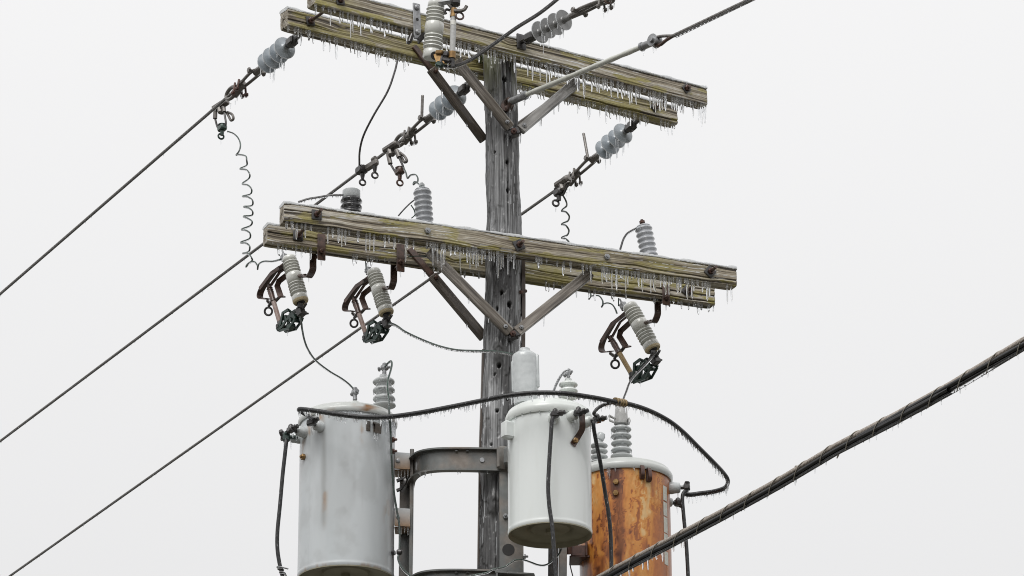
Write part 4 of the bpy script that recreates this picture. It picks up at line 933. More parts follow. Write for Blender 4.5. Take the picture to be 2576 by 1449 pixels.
def secondary(root, p, n, L=.045, r=.026, mat='grey_cap', dirn=None, cl=.055, cmat='dark_steel'):
    n = unit(n); o = MB().lathe(np.asarray(p) - n * .004, n, [(r * 1.08, 0), (r * 1.1, L * .25), (r, L * .5), (r * .95, L * .9), (r * .8, L), (r * .4, L + .003)], 20).build('secondary_bushing', mat, root, 50)
    q = np.asarray(p) + n * L; e = unit(dirn if dirn is not None else n); x_, y_, _ = frame(e); b = MB()
    b.tube([q, q + n * .02], .011, 8); c = q + n * .03
    b.box(c, n, ZU, .016, .014, .020, .005); b.tube([c - e * .022, c + e * cl], .011, 8); b.hexnut(c + e * cl * .45, e, .015, .014); b.lathe(c + ZU * .01, ZU, [(.012, -.02), (.016, 0), (.012, .014), (.005, .02)], 10)
    b.build('spade_connector', cmat, o, 40)
    for _ in range(2): icicle(q - ZU * r * .85 + n * random.uniform(-.03, .03), random.uniform(.015, .04), .0042, o)
    return c
fwdh = A3(0, -1, 0)

# --- grey transformer left of the pole
YL = .02; pb_ = P(869.5, 1459, YL); pt_ = P(873, 1058, YL); rL = 121.5 / pxm(pb_); cxL, cyL = pb_[0], YL
zL0, zL1 = pb_[2], pt_[2]
TL = thing('pole_transformer', (cxL, cyL, zL0), 'grey streaked transformer can with rust spots hung from the long mount arm', 'transformer', 'pole transformers on the mount')
def fillL(Z, A, z0, z1):
    a = (A + np.pi / 2 + np.pi) % (2 * np.pi) - np.pi      # 0 faces the camera side, positive to the right
    h = (Z - z0) / (z1 - z0)
    st = .22 * sst(fbm(h * 2.5, A / (2 * np.pi) * 16, 3, 4, 16), .48, .75) * sst(h, 0, .3) + .25 * sst(fbm(h * 6, A / (2 * np.pi) * 12, 33, 5, 12), .52, .72)
    wob = .05 * (fbm(h * 5, A * 0, 8, 2) - .5)
    st = np.maximum(st, .75 * np.exp(-((a + .50 + .10 * (1 - h) * 0 - .10 * (1 - h) + wob) / (.055 + .05 * (1 - h))) ** 2) * sst(h, .18, .3) * sst(h, 1.0, .85) * (.5 + .8 * fbm(h * 7, a * 14, 17, 3)))
    st = np.maximum(st, .6 * np.exp(-((a + 1.02) / .006) ** 2) * sst(h, .72, .6)); st = np.maximum(st, .3 * np.exp(-((a - .33 - .1 * h) / .008) ** 2) * sst(h, .2, .35) * sst(h, .75, .6))
    nz1 = fbm(h * 16, A / (2 * np.pi) * 60, 23, 4, 60)
    ru = sst(nz1, .46, .66) * (np.exp(-((a + .42) / .06) ** 2 - ((h - .42) / .11) ** 2) * .5 + np.exp(-((a - 1.05) / .12) ** 2 - ((h - .37) / .10) ** 2) * .35)
    ru = np.maximum(ru, .85 * sst(nz1, .36, .6) * (np.exp(-((a + .60) / .10) ** 2 - ((h - .925) / .05) ** 2) + np.exp(-((a + .92) / .09) ** 2 - ((h - .86) / .06) ** 2) + 1.0 * np.exp(-((a + 1.15) / .10) ** 2 - ((h - .82) / .09) ** 2) * .6))
    ru = np.maximum(ru, .7 * sst(nz1, .40, .62) * np.exp(-((a - .36) / .04) ** 2 - ((h - .83) / .05) ** 2))
    ru = np.maximum(ru, .6 * sst(nz1, .50, .68) * sst(h, .035, .0))
    return {'stain': np.clip(st, 0, 1), 'rust': np.clip(ru, 0, 1)}
tank_mesh(TL, 'tank', cxL, cyL, rL, zL0, zL1, 'tank_grey', fillL)
tank_base(TL, cxL, cyL, rL, zL0)
def rustL(V):
    a = np.arctan2(V[:, 0] - cxL, -(V[:, 1] - cyL)); h = V[:, 2] - zL1; nn = fbm(a * 6 + 9, h * 40, 61, 3)
    return np.clip(sst(nn, .44, .58) * ((h > .012) * np.exp(-((a + .25) / .5) ** 2) * np.exp(-((h - .055) / .03) ** 2) * 1.3 + np.exp(-((a - .45) / .22) ** 2) * (np.abs(h + .015) < .02) + .25 * (h < -.02)), 0, 1)
lidL = lid(TL, cxL, cyL, rL, zL1 - .005, 'lid_grey', .040, .040, .012, rustL)
bp = P(966, 1022, cyL + .02); bushing(TL, bp, A3(-.02, 0, 1), 3, .056, .165, stem=.66); connector(TL, bp + ZU * .163, A3(.03, 0, 1), A3(1, -.3, .1))
tp = P(893, 1009, cyL + .05); b = MB(); b.lathe(tp - ZU * .06, ZU, [(.026, 0), (.026, .05), (.02, .056), (.010, .06)], 16); b.build('lid_boss', 'lid_white', TL); connector(TL, tp + ZU * .006, ZU, A3(.6, -1, 0))
SB = []
for u, v, L in ((805, 1074, .045), (768, 1088, .05), (745.5, 1104, .05)):
    uu = max(u, cxL and 750.5); p, nn = Pcyl(uu, v, cxL, cyL, rL)
    if u < 750: nn = unit(A3(-1, -.12, 0)); p = A3(cxL, cyL, 0) + nn * rL + ZU * p[2]
    e = A3(.75, -.5, .25) if u > 750 else A3(-.3, -.8, .5)
    SB.append(secondary(TL, p, nn, L, .0265, 'grey_cap', e, .045))
MB().bolt(Pcyl(766, 1150, cxL, cyL, rL)[0], Pcyl(766, 1150, cxL, cyL, rL)[1], .016, .006).build('drain_nut', 'brass', TL)
for u, v in ((985, 1107), (985, 1136)): p, nn = Pcyl(u, v, cxL, cyL, rL); MB().bolt(p, nn, .014, .012).build('bolt', 'rust_bolt', TL)
p, nn = Pcyl(936, 1076, cxL, cyL, rL); b = MB(); tx = unit(np.cross(ZU, nn)); b.beam(p + ZU * .03 + nn * .004 + tx * .02, p - ZU * .025 + nn * .004 + tx * .02, .03, .006, tx, .001); b.beam(p + ZU * .03 - tx * .022, p - ZU * .02 - tx * .022, .022, .006, tx, .001); b.strip([p + tx * .012 + ZU * .03 , p + nn * .035 + tx * .016 + ZU * .01, p + nn * .03 + tx * .016 - ZU * .035], .035, .005, tx); b.build('lifting_lug', 'brace_steel', TL)
for k in range(3): icicle(p + nn * .02 + tx * (.0 + .012 * k) - ZU * .03, random.uniform(.03, .055), .005, TL)
for u0, u1, cnt in ((835, 912, 10), (930, 985, 12)):     # icicles under the lid band
    for k in range(cnt):
        u = u0 + (u1 - u0) * (k + .5) / cnt; p, nn = Pcyl(u, 1035, cxL, cyL, rL + .008); icicle(A3(p[0], p[1], zL1 - .034), random.uniform(.026, .052), .0050, lidL)
for k in range(8): a = .95 + .05 * k; icicle((cxL + math.sin(a) * (rL + .012), cyL - math.cos(a) * (rL + .012), zL1 - .04), random.uniform(.04, .085), .0045, lidL)

# --- white transformer in front of the pole
YW = -.50; pb_ = P(1384, 1348, YW); pt_ = P(1382.5, 1052, YW); rW = 106.0 / pxm(pb_); cxW, cyW = pb_[0], YW; zW0, zW1 = pb_[2], pt_[2]
TW = thing('pole_transformer', (cxW, cyW, zW0), 'clean white transformer can in front of the pole with a wrapped bushing', 'transformer', 'pole transformers on the mount')
def fillW(Z, A, z0, z1):
    h = (Z - z0) / (z1 - z0); a = (A + np.pi / 2 + np.pi) % (2 * np.pi) - np.pi
    return {'stain': np.clip(.12 * sst(fbm(h * 2, A / (2 * np.pi) * 30, 13, 3, 30), .55, .8) + .30 * sst(h, .03, 0) * fbm(h * 3, A * 6, 4, 3) + .5 * np.exp(-((a + 1.17) / .006) ** 2) * np.exp(-((h - .55) / .06) ** 2), 0, 1)}
tank_mesh(TW, 'tank', cxW, cyW, rW, zW0, zW1, 'tank_white', fillW, 180, 110)
tank_base(TW, cxW, cyW, rW, zW0)
lidW = lid(TW, cxW, cyW, rW, zW1 + .004, 'lid_white', .055, .06, .012)
for k in range(9): a = -.9 + 1.8 * k / 8; icicle((cxW + math.sin(a) * (rW + .008), cyW - math.cos(a) * (rW + .008), zW1 - .034), random.uniform(.01, .022), .0035, lidW)
# wrapped bushing (iced grey wildlife guard)
gp = P(1322, 989, cyW + .02); gt = P(1320, 897, cyW + .02); kk = unit(gt - gp); hG = np.linalg.norm(gt - gp); rG = 32.5 / pxm(gp)
b = MB(); pr = [(rG * .90, -.06), (rG * .97, 0)] + [(rG * (1.0 + .012 * math.sin(i * 2.1)), hG * i / 12) for i in range(1, 12)] + [(rG * .99, hG), (rG * .90, hG + .008), (rG * .62, hG + .022), (rG * .42, hG + .027), (rG * .40, hG + .040), (rG * .1, hG + .042)]
guard = b.lathe(gp, kk, pr, 30).build('bushing_guard', 'grey_cap', TW, 45)
b = MB(); b.beam(gp + A3(rG * .86, -.02, .02), gt + A3(rG * .86, -.02, .004), .03, .02, A3(1, 0, 0), .006); b.build('guard_seam', 'grey_cap', guard); b = MB(); b.beam(gp + A3(-rG * .96, -.01, .0), gt + A3(-rG * .96, -.01, -.03), .012, .02, A3(1, 0, 0), .004); b.build('guard_seam', 'grey_cap', guard)
bp = P(1430, 1000, cyW + .03); bushing(TW, bp, ZU, 2, .046, .095, 'lid_white', stem=.6, drips=False); connector(TW, bp + ZU * .092, A3(.05, 0, 1), A3(.8, -.5, .3), 'galvanised', .8)
SW = []
for u, v in ((1393, 1054), (1437, 1048), (1472, 1062)): p, nn = Pcyl(u, v, cxW, cyW, rW); SW.append(secondary(TW, p, nn, .036, .026, 'lid_white', A3(.85, -.4, .05), .05))
s0, n0 = Pcyl(1463, 1036, cxW, cyW, rW + .05); s1, n1 = Pcyl(1445, 1112, cxW, cyW, rW + .006)
b = MB(); b.strip(smooth([s0, Pcyl(1465, 1062, cxW, cyW, rW + .05)[0], Pcyl(1464, 1080, cxW, cyW, rW + .035)[0], Pcyl(1454, 1098, cxW, cyW, rW + .012)[0], s1, Pcyl(1441, 1119, cxW, cyW, rW + .006)[0]], 5), .032, .004, np.cross(n1, ZU)); b.build('earth_strap', 'brown_steel', TW, 40)
MB().bolt(Pcyl(1445.5, 1109, cxW, cyW, rW + .010)[0], n1, .014, .003).build('strap_bolt', 'brass', TW)
p, nn = Pcyl(1287, 1090, cxW, cyW, rW); b = MB(); tx = unit(np.cross(ZU, nn)); b.beam(p + ZU * .055 + nn * .02, p - ZU * .03 + nn * .02, .055, .05, nn + tx * .1, .008); b.build('lifting_lug', 'tank_white', TW); attr(TW.children[-1].data, 'stain', np.zeros(len(TW.children[-1].data.vertices)))
for u, v in ((1277, 1112), (1277, 1144)): b = MB(); q = P(u, v, cyW + .02); b.tube([q, q + A3(.05, 0, 0)], .012, 10); b.build('stud', 'lid_white', TW)

# --- rusty transformer behind, right of the pole
YO = .33; pt_ = P(1573, 1204, YO); rO = 115.5 / pxm(P(1573, 1350, YO)); cxO, cyO = P(1572.5, 1350, YO)[0], YO; zO1 = pt_[2]; zO0 = zO1 - .86
TO = thing('pole_transformer', (cxO, cyO, zO0), 'heavily rusted orange transformer can with a column of white number stickers', 'transformer', 'pole transformers on the mount')
def fillO(Z, A, z0, z1):
    h = (Z - z0) / (z1 - z0); a = (A + np.pi / 2 + np.pi) % (2 * np.pi) - np.pi; H_ = Z - z0; aa = A / (2 * np.pi)
    big = fbm(H_ * 4 + 2, aa * 8, 71, 4, 8); str_ = fbm(H_ * 3, aa * 80, 81, 4, 80); wp = fbm(H_ * 14, aa * 24, 87, 3, 24)
    drip = fbm(H_ * 6 + wp * 2.5, aa * 46 + wp * 1.2, 93, 4, 46)
    t = .50 + 1.15 * (big - .5) + 1.15 * (drip - .5) + .32 * (str_ - .5)
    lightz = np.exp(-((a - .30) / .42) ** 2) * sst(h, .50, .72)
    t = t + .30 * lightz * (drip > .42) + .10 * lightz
    ridge = np.abs(drip - .5) < .022
    t = np.where(ridge & (h > .45), t - .32, t)
    flat = sst(a, .42, .70) * sst(h, .80, .66) + sst(a, .95, 1.1)
    t = t * (1 - .8 * np.clip(flat, 0, 1)) + (.36 + .06 * (str_ - .5)) * .8 * np.clip(flat, 0, 1)
    dk = np.exp(-((a + .12) / .07) ** 2) * sst(h, .42, .52) * sst(h, .86, .80); t = t * (1 - .75 * dk) + .24 * .75 * dk
    t = t - .12 * sst(h, .90, 1.0) * (big > .45)
    return {'tone': np.clip(t, 0, 1)}
tank_mesh(TO, 'tank', cxO, cyO, rO, zO0, zO1, 'tank_rust', fillO, 260, 190)
tank_base(TO, cxO, cyO, rO, zO0)
lidO = lid(TO, cxO, cyO, rO, zO1 + .015, 'lid_grey', .05, .04, .016, lambda V: np.zeros(len(V)))
bp = P(1563.5, 1150, cyO); bo = bushing(TO, bp, ZU, 4, .053, .18, stem=.52)
ct = bp + ZU * .172; b = MB(); b.lathe(ct, A3(.03, 0, 1), [(.026, 0), (.036, .004), (.036, .02), (.033, .05), (.031, .085), (.024, .098), (.014, .108), (.012, .118)], 22); guardO = b.build('bushing_cap', 'fuse_tube', TO, 45)
b = MB(); b.strip([ct + A3(-.03, -.01, .03), ct + A3(-.06, -.015, .045), ct + A3(-.058, -.015, .02), ct + A3(-.03, -.02, .005)], .03, .006, A3(0, 1, .2)); b.strip([ct + A3(.03, -.01, .02), ct + A3(.044, -.015, .025), ct + A3(.04, -.02, .0)], .03, .006, A3(0, 1, .2)); b.build('cap_wing', 'fuse_tube', guardO)
bp2 = P(1507, 1165, cyO - .06); bushing(TO, bp2, ZU, 3, .045, .12, drips=False); MB().lathe(bp2 + ZU * .115, A3(.35, 0, 1), [(.012, 0), (.022, .01), (.024, .03), (.018, .045), (.008, .05)], 12).build('bushing_cap', 'grey_cap', TO)
for u, v in ((1550, 1213), (1550, 1241)): p, nn = Pcyl(u, v, cxO, cyO, rO); MB().hexnut(p - nn * .003, nn, .0155, .018).lathe(p + nn * .013, nn, [(.007, 0), (.007, .004)], 8).build('nut', 'brass', TO)
for u, v in ((1614, 1188), (1630, 1195)):
    p, nn = Pcyl(u, v, cxO, cyO, rO); tx = unit(np.cross(ZU, nn)); b = MB(); b.strip(smooth([p + ZU * .036 + nn * .002, p + ZU * .02 + nn * .022 - tx * .004, p - ZU * .02 + nn * .03 - tx * .006, p - ZU * .036 + nn * .012], 4), .020, .007, tx); b.beam(p + ZU * .035 + nn * .003, p - ZU * .036 + nn * .003, .026, .006, tx, .001); b.build('lifting_lug', 'rust_bolt', TO)
for k, (v0, v1) in enumerate(((1223, 1259), (1263, 1297), (1300, 1339), (1342, 1377), (1386, 1419))):   # number stickers, faded, too edge-on to read
    b = MB(); vs = []
    a0, a1 = [math.asin((u - 1572.5) / 116.) for u in (1667.5, 1677.5)]
    zt = Pcyl(1672, v0, cxO, cyO, rO)[0][2]; zb = Pcyl(1672, v1, cxO, cyO, rO)[0][2]
    for i in range(5):
        a = a0 + (a1 - a0) * i / 4
        for z in (zb, zt): vs.append((cxO + math.sin(a) * (rO + .0012), cyO - math.cos(a) * (rO + .0012), z))
    b.add(vs, [(2 * i, 2 * i + 2, 2 * i + 3, 2 * i + 1) for i in range(4)]); b.build('number_sticker', 'label_white', TO)
nn = unit(A3(1, -.12, 0)); SO = secondary(TO, A3(cxO, cyO, P(1690, 1232, cyO)[2]) + nn * rO, nn, .055, .029, 'grey_cap', A3(.1, -.1, 1), .03)
nn2 = unit(A3(1, .35, 0)); secondary(TO, A3(cxO, cyO, P(1690, 1246, cyO)[2] - .01) + nn2 * rO, nn2, .03, .024, 'grey_cap', A3(.6, .5, -.2), .03)
for k in range(4): p, n9 = Pcyl(1528 + k * 2, 1176, cxO, cyO, rO + .012); icicle(A3(p[0], p[1], zO1 - .02), random.uniform(.035, .06), .004, lidO)
for u in (1548, 1595): p, n9 = Pcyl(u, 1170, cxO, cyO, rO + .014); icicle(A3(p[0], p[1], zO1 - .022), .02, .0045, lidO)

# ------------------------------------------------------------------ transformer mount on the pole
TM = thing('transformer_mount', (0, 0, P(1265, 1440, 0)[2]), 'galvanised steel cluster mount with channel arms holding the transformers to the pole', 'mount')
def chan(path, h, fl, n_up=ZU, th=.008, out=1., name='channel_arm'):
    """C-channel swept along a horizontal path: web of height h, flanges of width fl towards the left of travel"""
    path = [np.asarray(p, float) for p in path]; b = MB(); n = len(path); vs = []
    for i in range(n):
        t = unit(path[min(i + 1, n - 1)] - path[max(i - 1, 0)]); s_ = unit(np.cross(ZU, t)) * out
        for a, z in ((0, -h / 2), (fl, -h / 2), (fl, -h / 2 + th), (th, -h / 2 + th), (th, h / 2 - th), (fl, h / 2 - th), (fl, h / 2), (0, h / 2)): vs.append(path[i] + s_ * a + ZU * z)
    b.add(vs, [(i * 8 + k, i * 8 + (k + 1) % 8, (i + 1) * 8 + (k + 1) % 8, (i + 1) * 8 + k) for i in range(n - 1) for k in range(8)] + [tuple(range(7, -1, -1)), tuple((n - 1) * 8 + k for k in range(8))])
    return b.build(name, 'mount_steel', TM, 35)
n = NT('mount_steel'); f = n.noise(7, 5); f2 = n.noise(30, 3); n.set(Base_Color=n.mix(n.ramp(f, [(.45, (0, 0, 0)), (.62, (1, 1, 1))]), n.mix(f2, (.10, .105, .10), (.20, .205, .20)), n.mix(f2, (.11, .085, .065), (.30, .27, .24))), Roughness=.4, Metallic=.5, Coat_Weight=.5, Coat_Roughness=.15)
for vv, sh in ((1161, 0), (1467, 0)):
    pts = []
    zc = P(1150, vv, -.10)[2]
    for u, Y in ((1042, .14), (1046, .03), (1056, -.04), (1072, -.085), (1095, -.11), (1125, -.122), (1170, -.127), (1220, -.127), (1276, -.127)):
        q = P(u, vv, Y); pts.append(A3(q[0], q[1], zc - .012 * (u - 1042) / 234.))
    chan(smooth(pts, 5), .118, .038, out=-1.0)
    for u in (1148, 1176): MB().lathe(P(u, vv - 26, -.15), ZU, [(.009, 0), (.007, .004)], 10).build('rivet', 'galvanised', TM)
    for _ in range(9): q = pts[random.randint(2, 7)]; icicle(q + A3(random.uniform(-.05, .05), -.028, -.057), random.uniform(.008, .03), .0042, TM)
    b = MB(); b.lathe(A3(P(1213, vv, -.12)[0], -.137, zc - .006), fwdh, [(.013, 0), (.012, .004)], 14); b.build('rivet', 'galvanised', TM)
# left upright channel carrying the grey can
pA, pB = P(1025, 1138, .10), P(1022, 1500, .10)
b = MB(); b.beam(P(1019, 1140, .12), P(1015, 1520, .12), .050, .008, A3(1, .15, 0), .001); b.build('upright_web', 'mount_steel', TM)
b = MB(); b.beam(P(1037, 1136, .08), P(1032, 1520, .08), .020, .09, A3(1, 0, 0), .003); b.build('upright_flange', 'mount_steel', TM)
for v0, v1 in ((1139, 1180), (1279, 1324)):
    b = MB(); c = (P(1012, v0, .0) + P(1012, v1, .0)) / 2; b.beam(P(1012, v0, .0), P(1012, v1, .0), .078, .008, A3(1, .25, 0), .002); b.beam(P(1012, v1 - 3, .0) + A3(0, .02, -.004), P(1012, v1 - 3, .0) + A3(0, .12, -.004), .078, .008, A3(1, 0, 0), .001)
    lug = b.build('hanger_lug', 'tank_grey', TL); me = lug.data; attr(me, 'stain', np.zeros(len(me.vertices))); zz_ = min(q.co.z for q in me.vertices); attr(me, 'rust', [(.9 if v.co.z < zz_ + .012 else .06) for v in me.vertices])
    MB().lathe(P(1001, v0 + 20, -.012), fwdh, [(.011, -.004), (.011, .003), (.006, .005)], 12).build('hanger_bolt', 'galvanised', lug)
    for q in range(4): icicle(P(1002 + 8 * q, v1 + 2, .01), random.uniform(.03, .065), .0048, lug)
b = MB(); q = P(998, 1210, .02); b.strip(smooth([q, q + A3(.035, 0, .012), q + A3(.04, -.01, -.01), q + A3(.02, 0, -.04), q + A3(0, 0, -.05)], 4), .02, .012, fwdh); b.build('valve', 'dark_steel', TL)
# channel standing on the pole face, bands and plates
zt, zb = P(1285, 1188, -.14)[2], P(1285, 1600, -.14)[2]
b = MB(); b.beam(A3(P(1286, 1300, -.14)[0], -.15, zt), A3(P(1286, 1300, -.14)[0], -.15, zb), .115, .012, A3(1, 0, 0), .002)
for s_ in (-1, 1): b.beam(A3(P(1286, 1300, -.14)[0] + s_ * .054, -.128, zt), A3(P(1286, 1300, -.14)[0] + s_ * .054, -.128, zb), .010, .05, A3(1, 0, 0), .002)
b.build('pole_channel', 'mount_steel', TM)
MB().lathe(A3(P(1279, 1383, -.156)[0], -.1555, P(1279, 1383, -.156)[2]), fwdh, [(.030, 0), (.030, .002)], 20).build('channel_hole', 'bore', TM)
b = MB(); b.bolt(P(1272, 1300, -.157), fwdh, .014, .02); b.bolt(P(1316, 1400, -.15), A3(1, 0, 0), .012, .01); b.build('channel_bolt', 'galvanised', TM)
b = MB(); q = P(1266, 1152, -.17); b.beam(P(1265, 1124, -.17), P(1265, 1181, -.17), .062, .035, A3(1, .2, 0), .012); b.beam(P(1280, 1130, -.2), P(1280, 1176, -.2), .05, .10, A3(1, 0, 0), .012); b.build('hanger_saddle', 'mount_steel', TM)
b = MB(); q = P(1300, 1437, -.2); b.beam(P(1248, 1446, -.2), P(1346, 1452, -.22), .10, .012, fwdh, .003); b.beam(P(1250, 1446, -.24), P(1250, 1520, -.24), .01, .1, A3(1, 0, 0), .002); b.build('lower_plate', 'mount_steel', TM)
# upright between the white and the rusty can
b = MB(); b.beam(P(1393, 1290, .06), P(1390, 1600, .06), .050, .09, A3(1, 0, 0), .003); b.build('upright_web', 'dark_steel', TM)
b = MB(); b.beam(P(1417, 1290, .02), P(1414, 1600, .02), .040, .01, A3(1, .2, 0), .002); b.build('upright_flange', 'mount_steel', TM)
zc = P(1330, 1300, 0)[2]
for z in (P(1400, 1330, .05)[2], P(1400, 1500, .05)[2]): MB().beam(A3(.05, .0, z), A3(P(1400, 1330, .05)[0], .05, z), .05, .05, ZU, .003).build('cross_arm', 'mount_steel', TM)
b = MB(); b.beam(P(1455, 1372, .18), P(1455, 1398, .18), .075, .008, A3(1, .1, 0), .002); b.beam(P(1458, 1399, .18) + A3(0, .0, 0), P(1458, 1399, .18) + A3(0, .14, 0), .10, .008, A3(1, 0, 0), .002); b.beam(P(1475, 1368, .20), P(1475, 1402, .20), .012, .06, A3(1, 0, 0), .002); b.beam(P(1430, 1385, .18), P(1420, 1385, .05), .04, .04, ZU, .002); b.build('hanger_lug', 'rust_bolt', TO)

# ------------------------------------------------------------------ heavy cables
def cable(path, r, name, mat, label, fr=None, ice=0, sm=8, seg=10, cat='cable'):
    pts = smooth(path, sm); o = MB().tube(pts, r, seg).build(name, mat, None, 80); tag(o, label, cat)
    if fr: fringe([p - ZU * (r * .9) for p in pts], o, *fr)
    if ice: sheath(pts, o, r * .75, .55)
    return o
def Yl(u, tab): return float(np.interp(u, [t[0] for t in tab], [t[1] for t in tab]))
tabA = ((752, -.30), (850, -.42), (980, -.52), (1130, -.66), (1270, -.78), (1420, -.83), (1545, -.70), (1700, -.40), (1800, -.05), (1832, .12))
lp = [(760, 1029), (800, 1034), (851, 1042), (916, 1049), (979, 1048), (1054, 1038), (1129, 1024), (1204, 1009), (1273, 995.5), (1345, 988), (1420, 989.5), (1495, 1000), (1545, 1010), (1582, 1016), (1632, 1032), (1682, 1058), (1720, 1088), (1757, 1125), (1795, 1163), (1820, 1190), (1831, 1209)]
loop = [P(790, 1056, -.30), P(770, 1043, -.24), P(755, 1034, -.24), P(752, 1030, -.28)] + [P(u, v, Yl(u, tabA)) for u, v in lp] + [P(1824, 1226, .24), P(1796, 1236, .32), P(1760, 1241, .36), P(1735, 1244, .36), P(1718, 1240, .34)]
LP = cable(loop, .0108, 'secondary_cable', 'frosted_cable', 'thick frosted black cable looping across the three transformers, fringed with icicles', None, 0)
pts = smooth(loop, 8)
fringe([p - ZU * .008 for p in pts[20:]], LP, .012, .042, .0050, .016); fringe([p - ZU * .008 for p in pts[60:]], LP, .006, .020, .0038, .010)
sheath(pts[30:], LP, .0072, .85)
c = P(1560, 1013, -.66); b = MB(); b.tube([P(1546, 1009, -.69), P(1573, 1015, -.64)], .0185, 14); b.tube([P(1546, 1009, -.69) + (P(1573, 1015, -.64) - P(1546, 1009, -.69)) * k / 24 for k in range(25)], [.0185 + .0016 * (k % 6 == 3) for k in range(25)], 14); b.build('splice_sleeve', 'fuse_tube_tan', LP)
o = rope(smooth([SW[2] + ZU * .02, P(1494, 1040, -.70), P(1505, 1026, -.70), P(1525, 1016, -.70), P(1548, 1012, -.69)], 6), .0085, 'tap_wire', 'jumper_wire', 'short twisted tap wire from a white transformer terminal up to the cable splice', 'wire', None, 4, 70.)
fringe([P(1505, 1029, -.7), P(1535, 1017, -.7)], o, .01, .02, .003, .012)
cable([P(720, 1104, -.10)] + [P(u, v, -.12) for u, v in ((720, 1113), (716, 1150), (711, 1195), (704, 1274), (698, 1337), (698, 1382), (704, 1422), (711, 1452), (720, 1520))], .0098, 'service_lead', 'frosted_cable', 'frosted cable dropping beside the grey streaked transformer', None, 1)
b = MB(); [b.ring(P(704 + 2.2 * k, 1428 + 4.5 * k, -.12), A3(.2, .1, 1), .0145, .003, 14) for k in (0, 1, 3, 4)]; b.tube([P(706, 1426, -.135), P(725, 1431, -.14)], .004, 6); tag(b.build('cable_tie', 'galvanised', None), 'wire tie wrapped round the cable dropping beside the grey transformer', 'tie')
MB().box(P(720.5, 1100, -.10), A3(1, 0, 0), fwdh, .018, .016, .022, .006).lathe(P(722, 1092, -.115), ZU, [(.012, 0), (.013, .012), (.006, .016)], 8).tube([P(722, 1100, -.1), P(746, 1100, -.05)], .011, 8).build('lead_connector', 'bronze_green', TL)
cable([SW[0]] + [P(u, v, YW - rW - .07) for u, v in ((1389, 1057), (1386, 1093), (1382, 1155), (1379, 1225), (1382, 1274), (1389, 1324), (1394, 1387), (1399, 1452), (1403, 1520))], .0098, 'service_lead', 'frosted_cable', 'frosted cable hanging across the face of the white transformer', None, 1)
cable([SW[2]] + [P(u, v, Y) for u, v, Y in ((1493, 1068, -.68), (1501, 1118, -.62), (1511, 1168, -.55), (1522, 1237, -.5), (1532, 1299, -.48), (1537, 1362, -.46), (1538, 1437, -.45), (1537, 1520, -.45))], .0098, 'service_lead', 'frosted_cable', 'frosted cable hanging in front of the rusty transformer beside the white one', None, 1)
cable([SO - ZU * .01] + [P(u, v, cyO - .05) for u, v in ((1717, 1249), (1720, 1299), (1726, 1362), (1731, 1449), (1734, 1540))], .0098, 'service_lead', 'frosted_cable', 'frosted cable dropping from the terminal at the edge of the rusty transformer', None, 1)

# primary leads
wire([P(u, v, Y1 + (cyL + .05 - Y1) * i / 9.) for i, (u, v) in enumerate([(752, 786), (758, 810), (760, 826), (766, 855), (776, 880), (795, 907), (828, 933), (858, 951), (878, 966), (892, 981)])], .0038, 'primary_lead', 'copper_green', 'dark lead curving from the end cutout down to the grey transformer lid', 'wire', .0052)
wire([P(u, v, Y2 + (YW + .02 - Y2) * i / 10.) for i, (u, v) in enumerate([(974, 813), (990, 815), (1003, 822), (1020, 834), (1060, 853), (1105, 870), (1150, 880), (1200, 882), (1240, 883), (1270, 887), (1296, 893)])], .0042, 'primary_lead', 'copper_green', 'green iced lead crossing in front of the pole to the wrapped bushing', 'wire', .0062, None, 7, 8, (.006, .010, .0035, .012))
wire([P(u, v, Y3 + (cyO - Y3) * i / 6.) for i, (u, v) in enumerate([(1652, 884), (1634, 905), (1610, 930), (1594, 946), (1583, 963), (1575, 985), (1567, 1006)])] + [P(1562, 1028, cyO)], .0042, 'primary_lead', 'jumper_wire', 'frosted lead running from the tan-tubed cutout to the rusty transformer bushing', 'wire', .0062)
wire([P(1392, 984, cyW), P(1399, 966, cyW), P(1409, 947, cyW), (P(1420, 934, cyW)), P(1430, 932, cyW), P(1432, 946, cyW)], .0048, 'earth_lead', 'galvanised', 'bare iced wire arching over the short bushing on the white transformer lid', 'wire', .0062)
wire([P(968, 922, cyL), P(975, 914, cyL - .01), P(983, 908, cyL - .02), P(986, 914, cyL - .05), P(983, 930, cyL - .1), P(976, 955, cyL - .17), P(975, 975, cyL - .22), P(978, 1005, cyL - .27), P(980, 1045, cyL - .28), P(983, 1093, cyL - .22), P(985, 1150, cyL - .19), P(988, 1200, cyL - .15), P(992, 1243, cyL - .12), P(998, 1280, cyL - .10), P(1005, 1324, cyL - .09), P(1005, 1382, cyL - .08), P(1002, 1405, cyL - .08), P(1013, 1430, cyL - .08), P(1036, 1452, cyL - .08), P(1060, 1480, cyL - .08)], .0042, 'earth_lead', 'copper_green', 'green earth wire running down the edge of the grey transformer from its bushing', 'wire', .0055)
b = MB(); q = P(1005, 1389, cyL - .08); b.lathe(q - A3(.05, -.02, 0), A3(1, -.4, 0), [(.012, 0), (.012, .03)], 6); b.lathe(q - A3(.015, 0, 0), A3(1, 0, 0), [(.008, 0), (.014, .006), (.014, .022), (.008, .028)], 10); b.build('earth_terminal', 'dark_steel', TL)
wire([P(u, v, -.30) for u, v in ((1150, 1456), (1195, 1446), (1225, 1440), (1240, 1432), (1268, 1426), (1285, 1415), (1295, 1409), (1316, 1408), (1335, 1414), (1355, 1421), (1372, 1421), (1388, 1412), (1405, 1395), (1412, 1380))], .0036, 'earth_lead', 'copper_green', 'green earth wire strung below the white transformer between the brackets', 'wire', .0045)
wire([P(u, v, .2) for u, v in ((1434, 1405), (1434, 1420), (1438, 1438), (1444, 1460))], .003, 'earth_lead', 'jumper_wire', 'thin dark wire hanging beside the lower edge of the rusty transformer', 'wire')

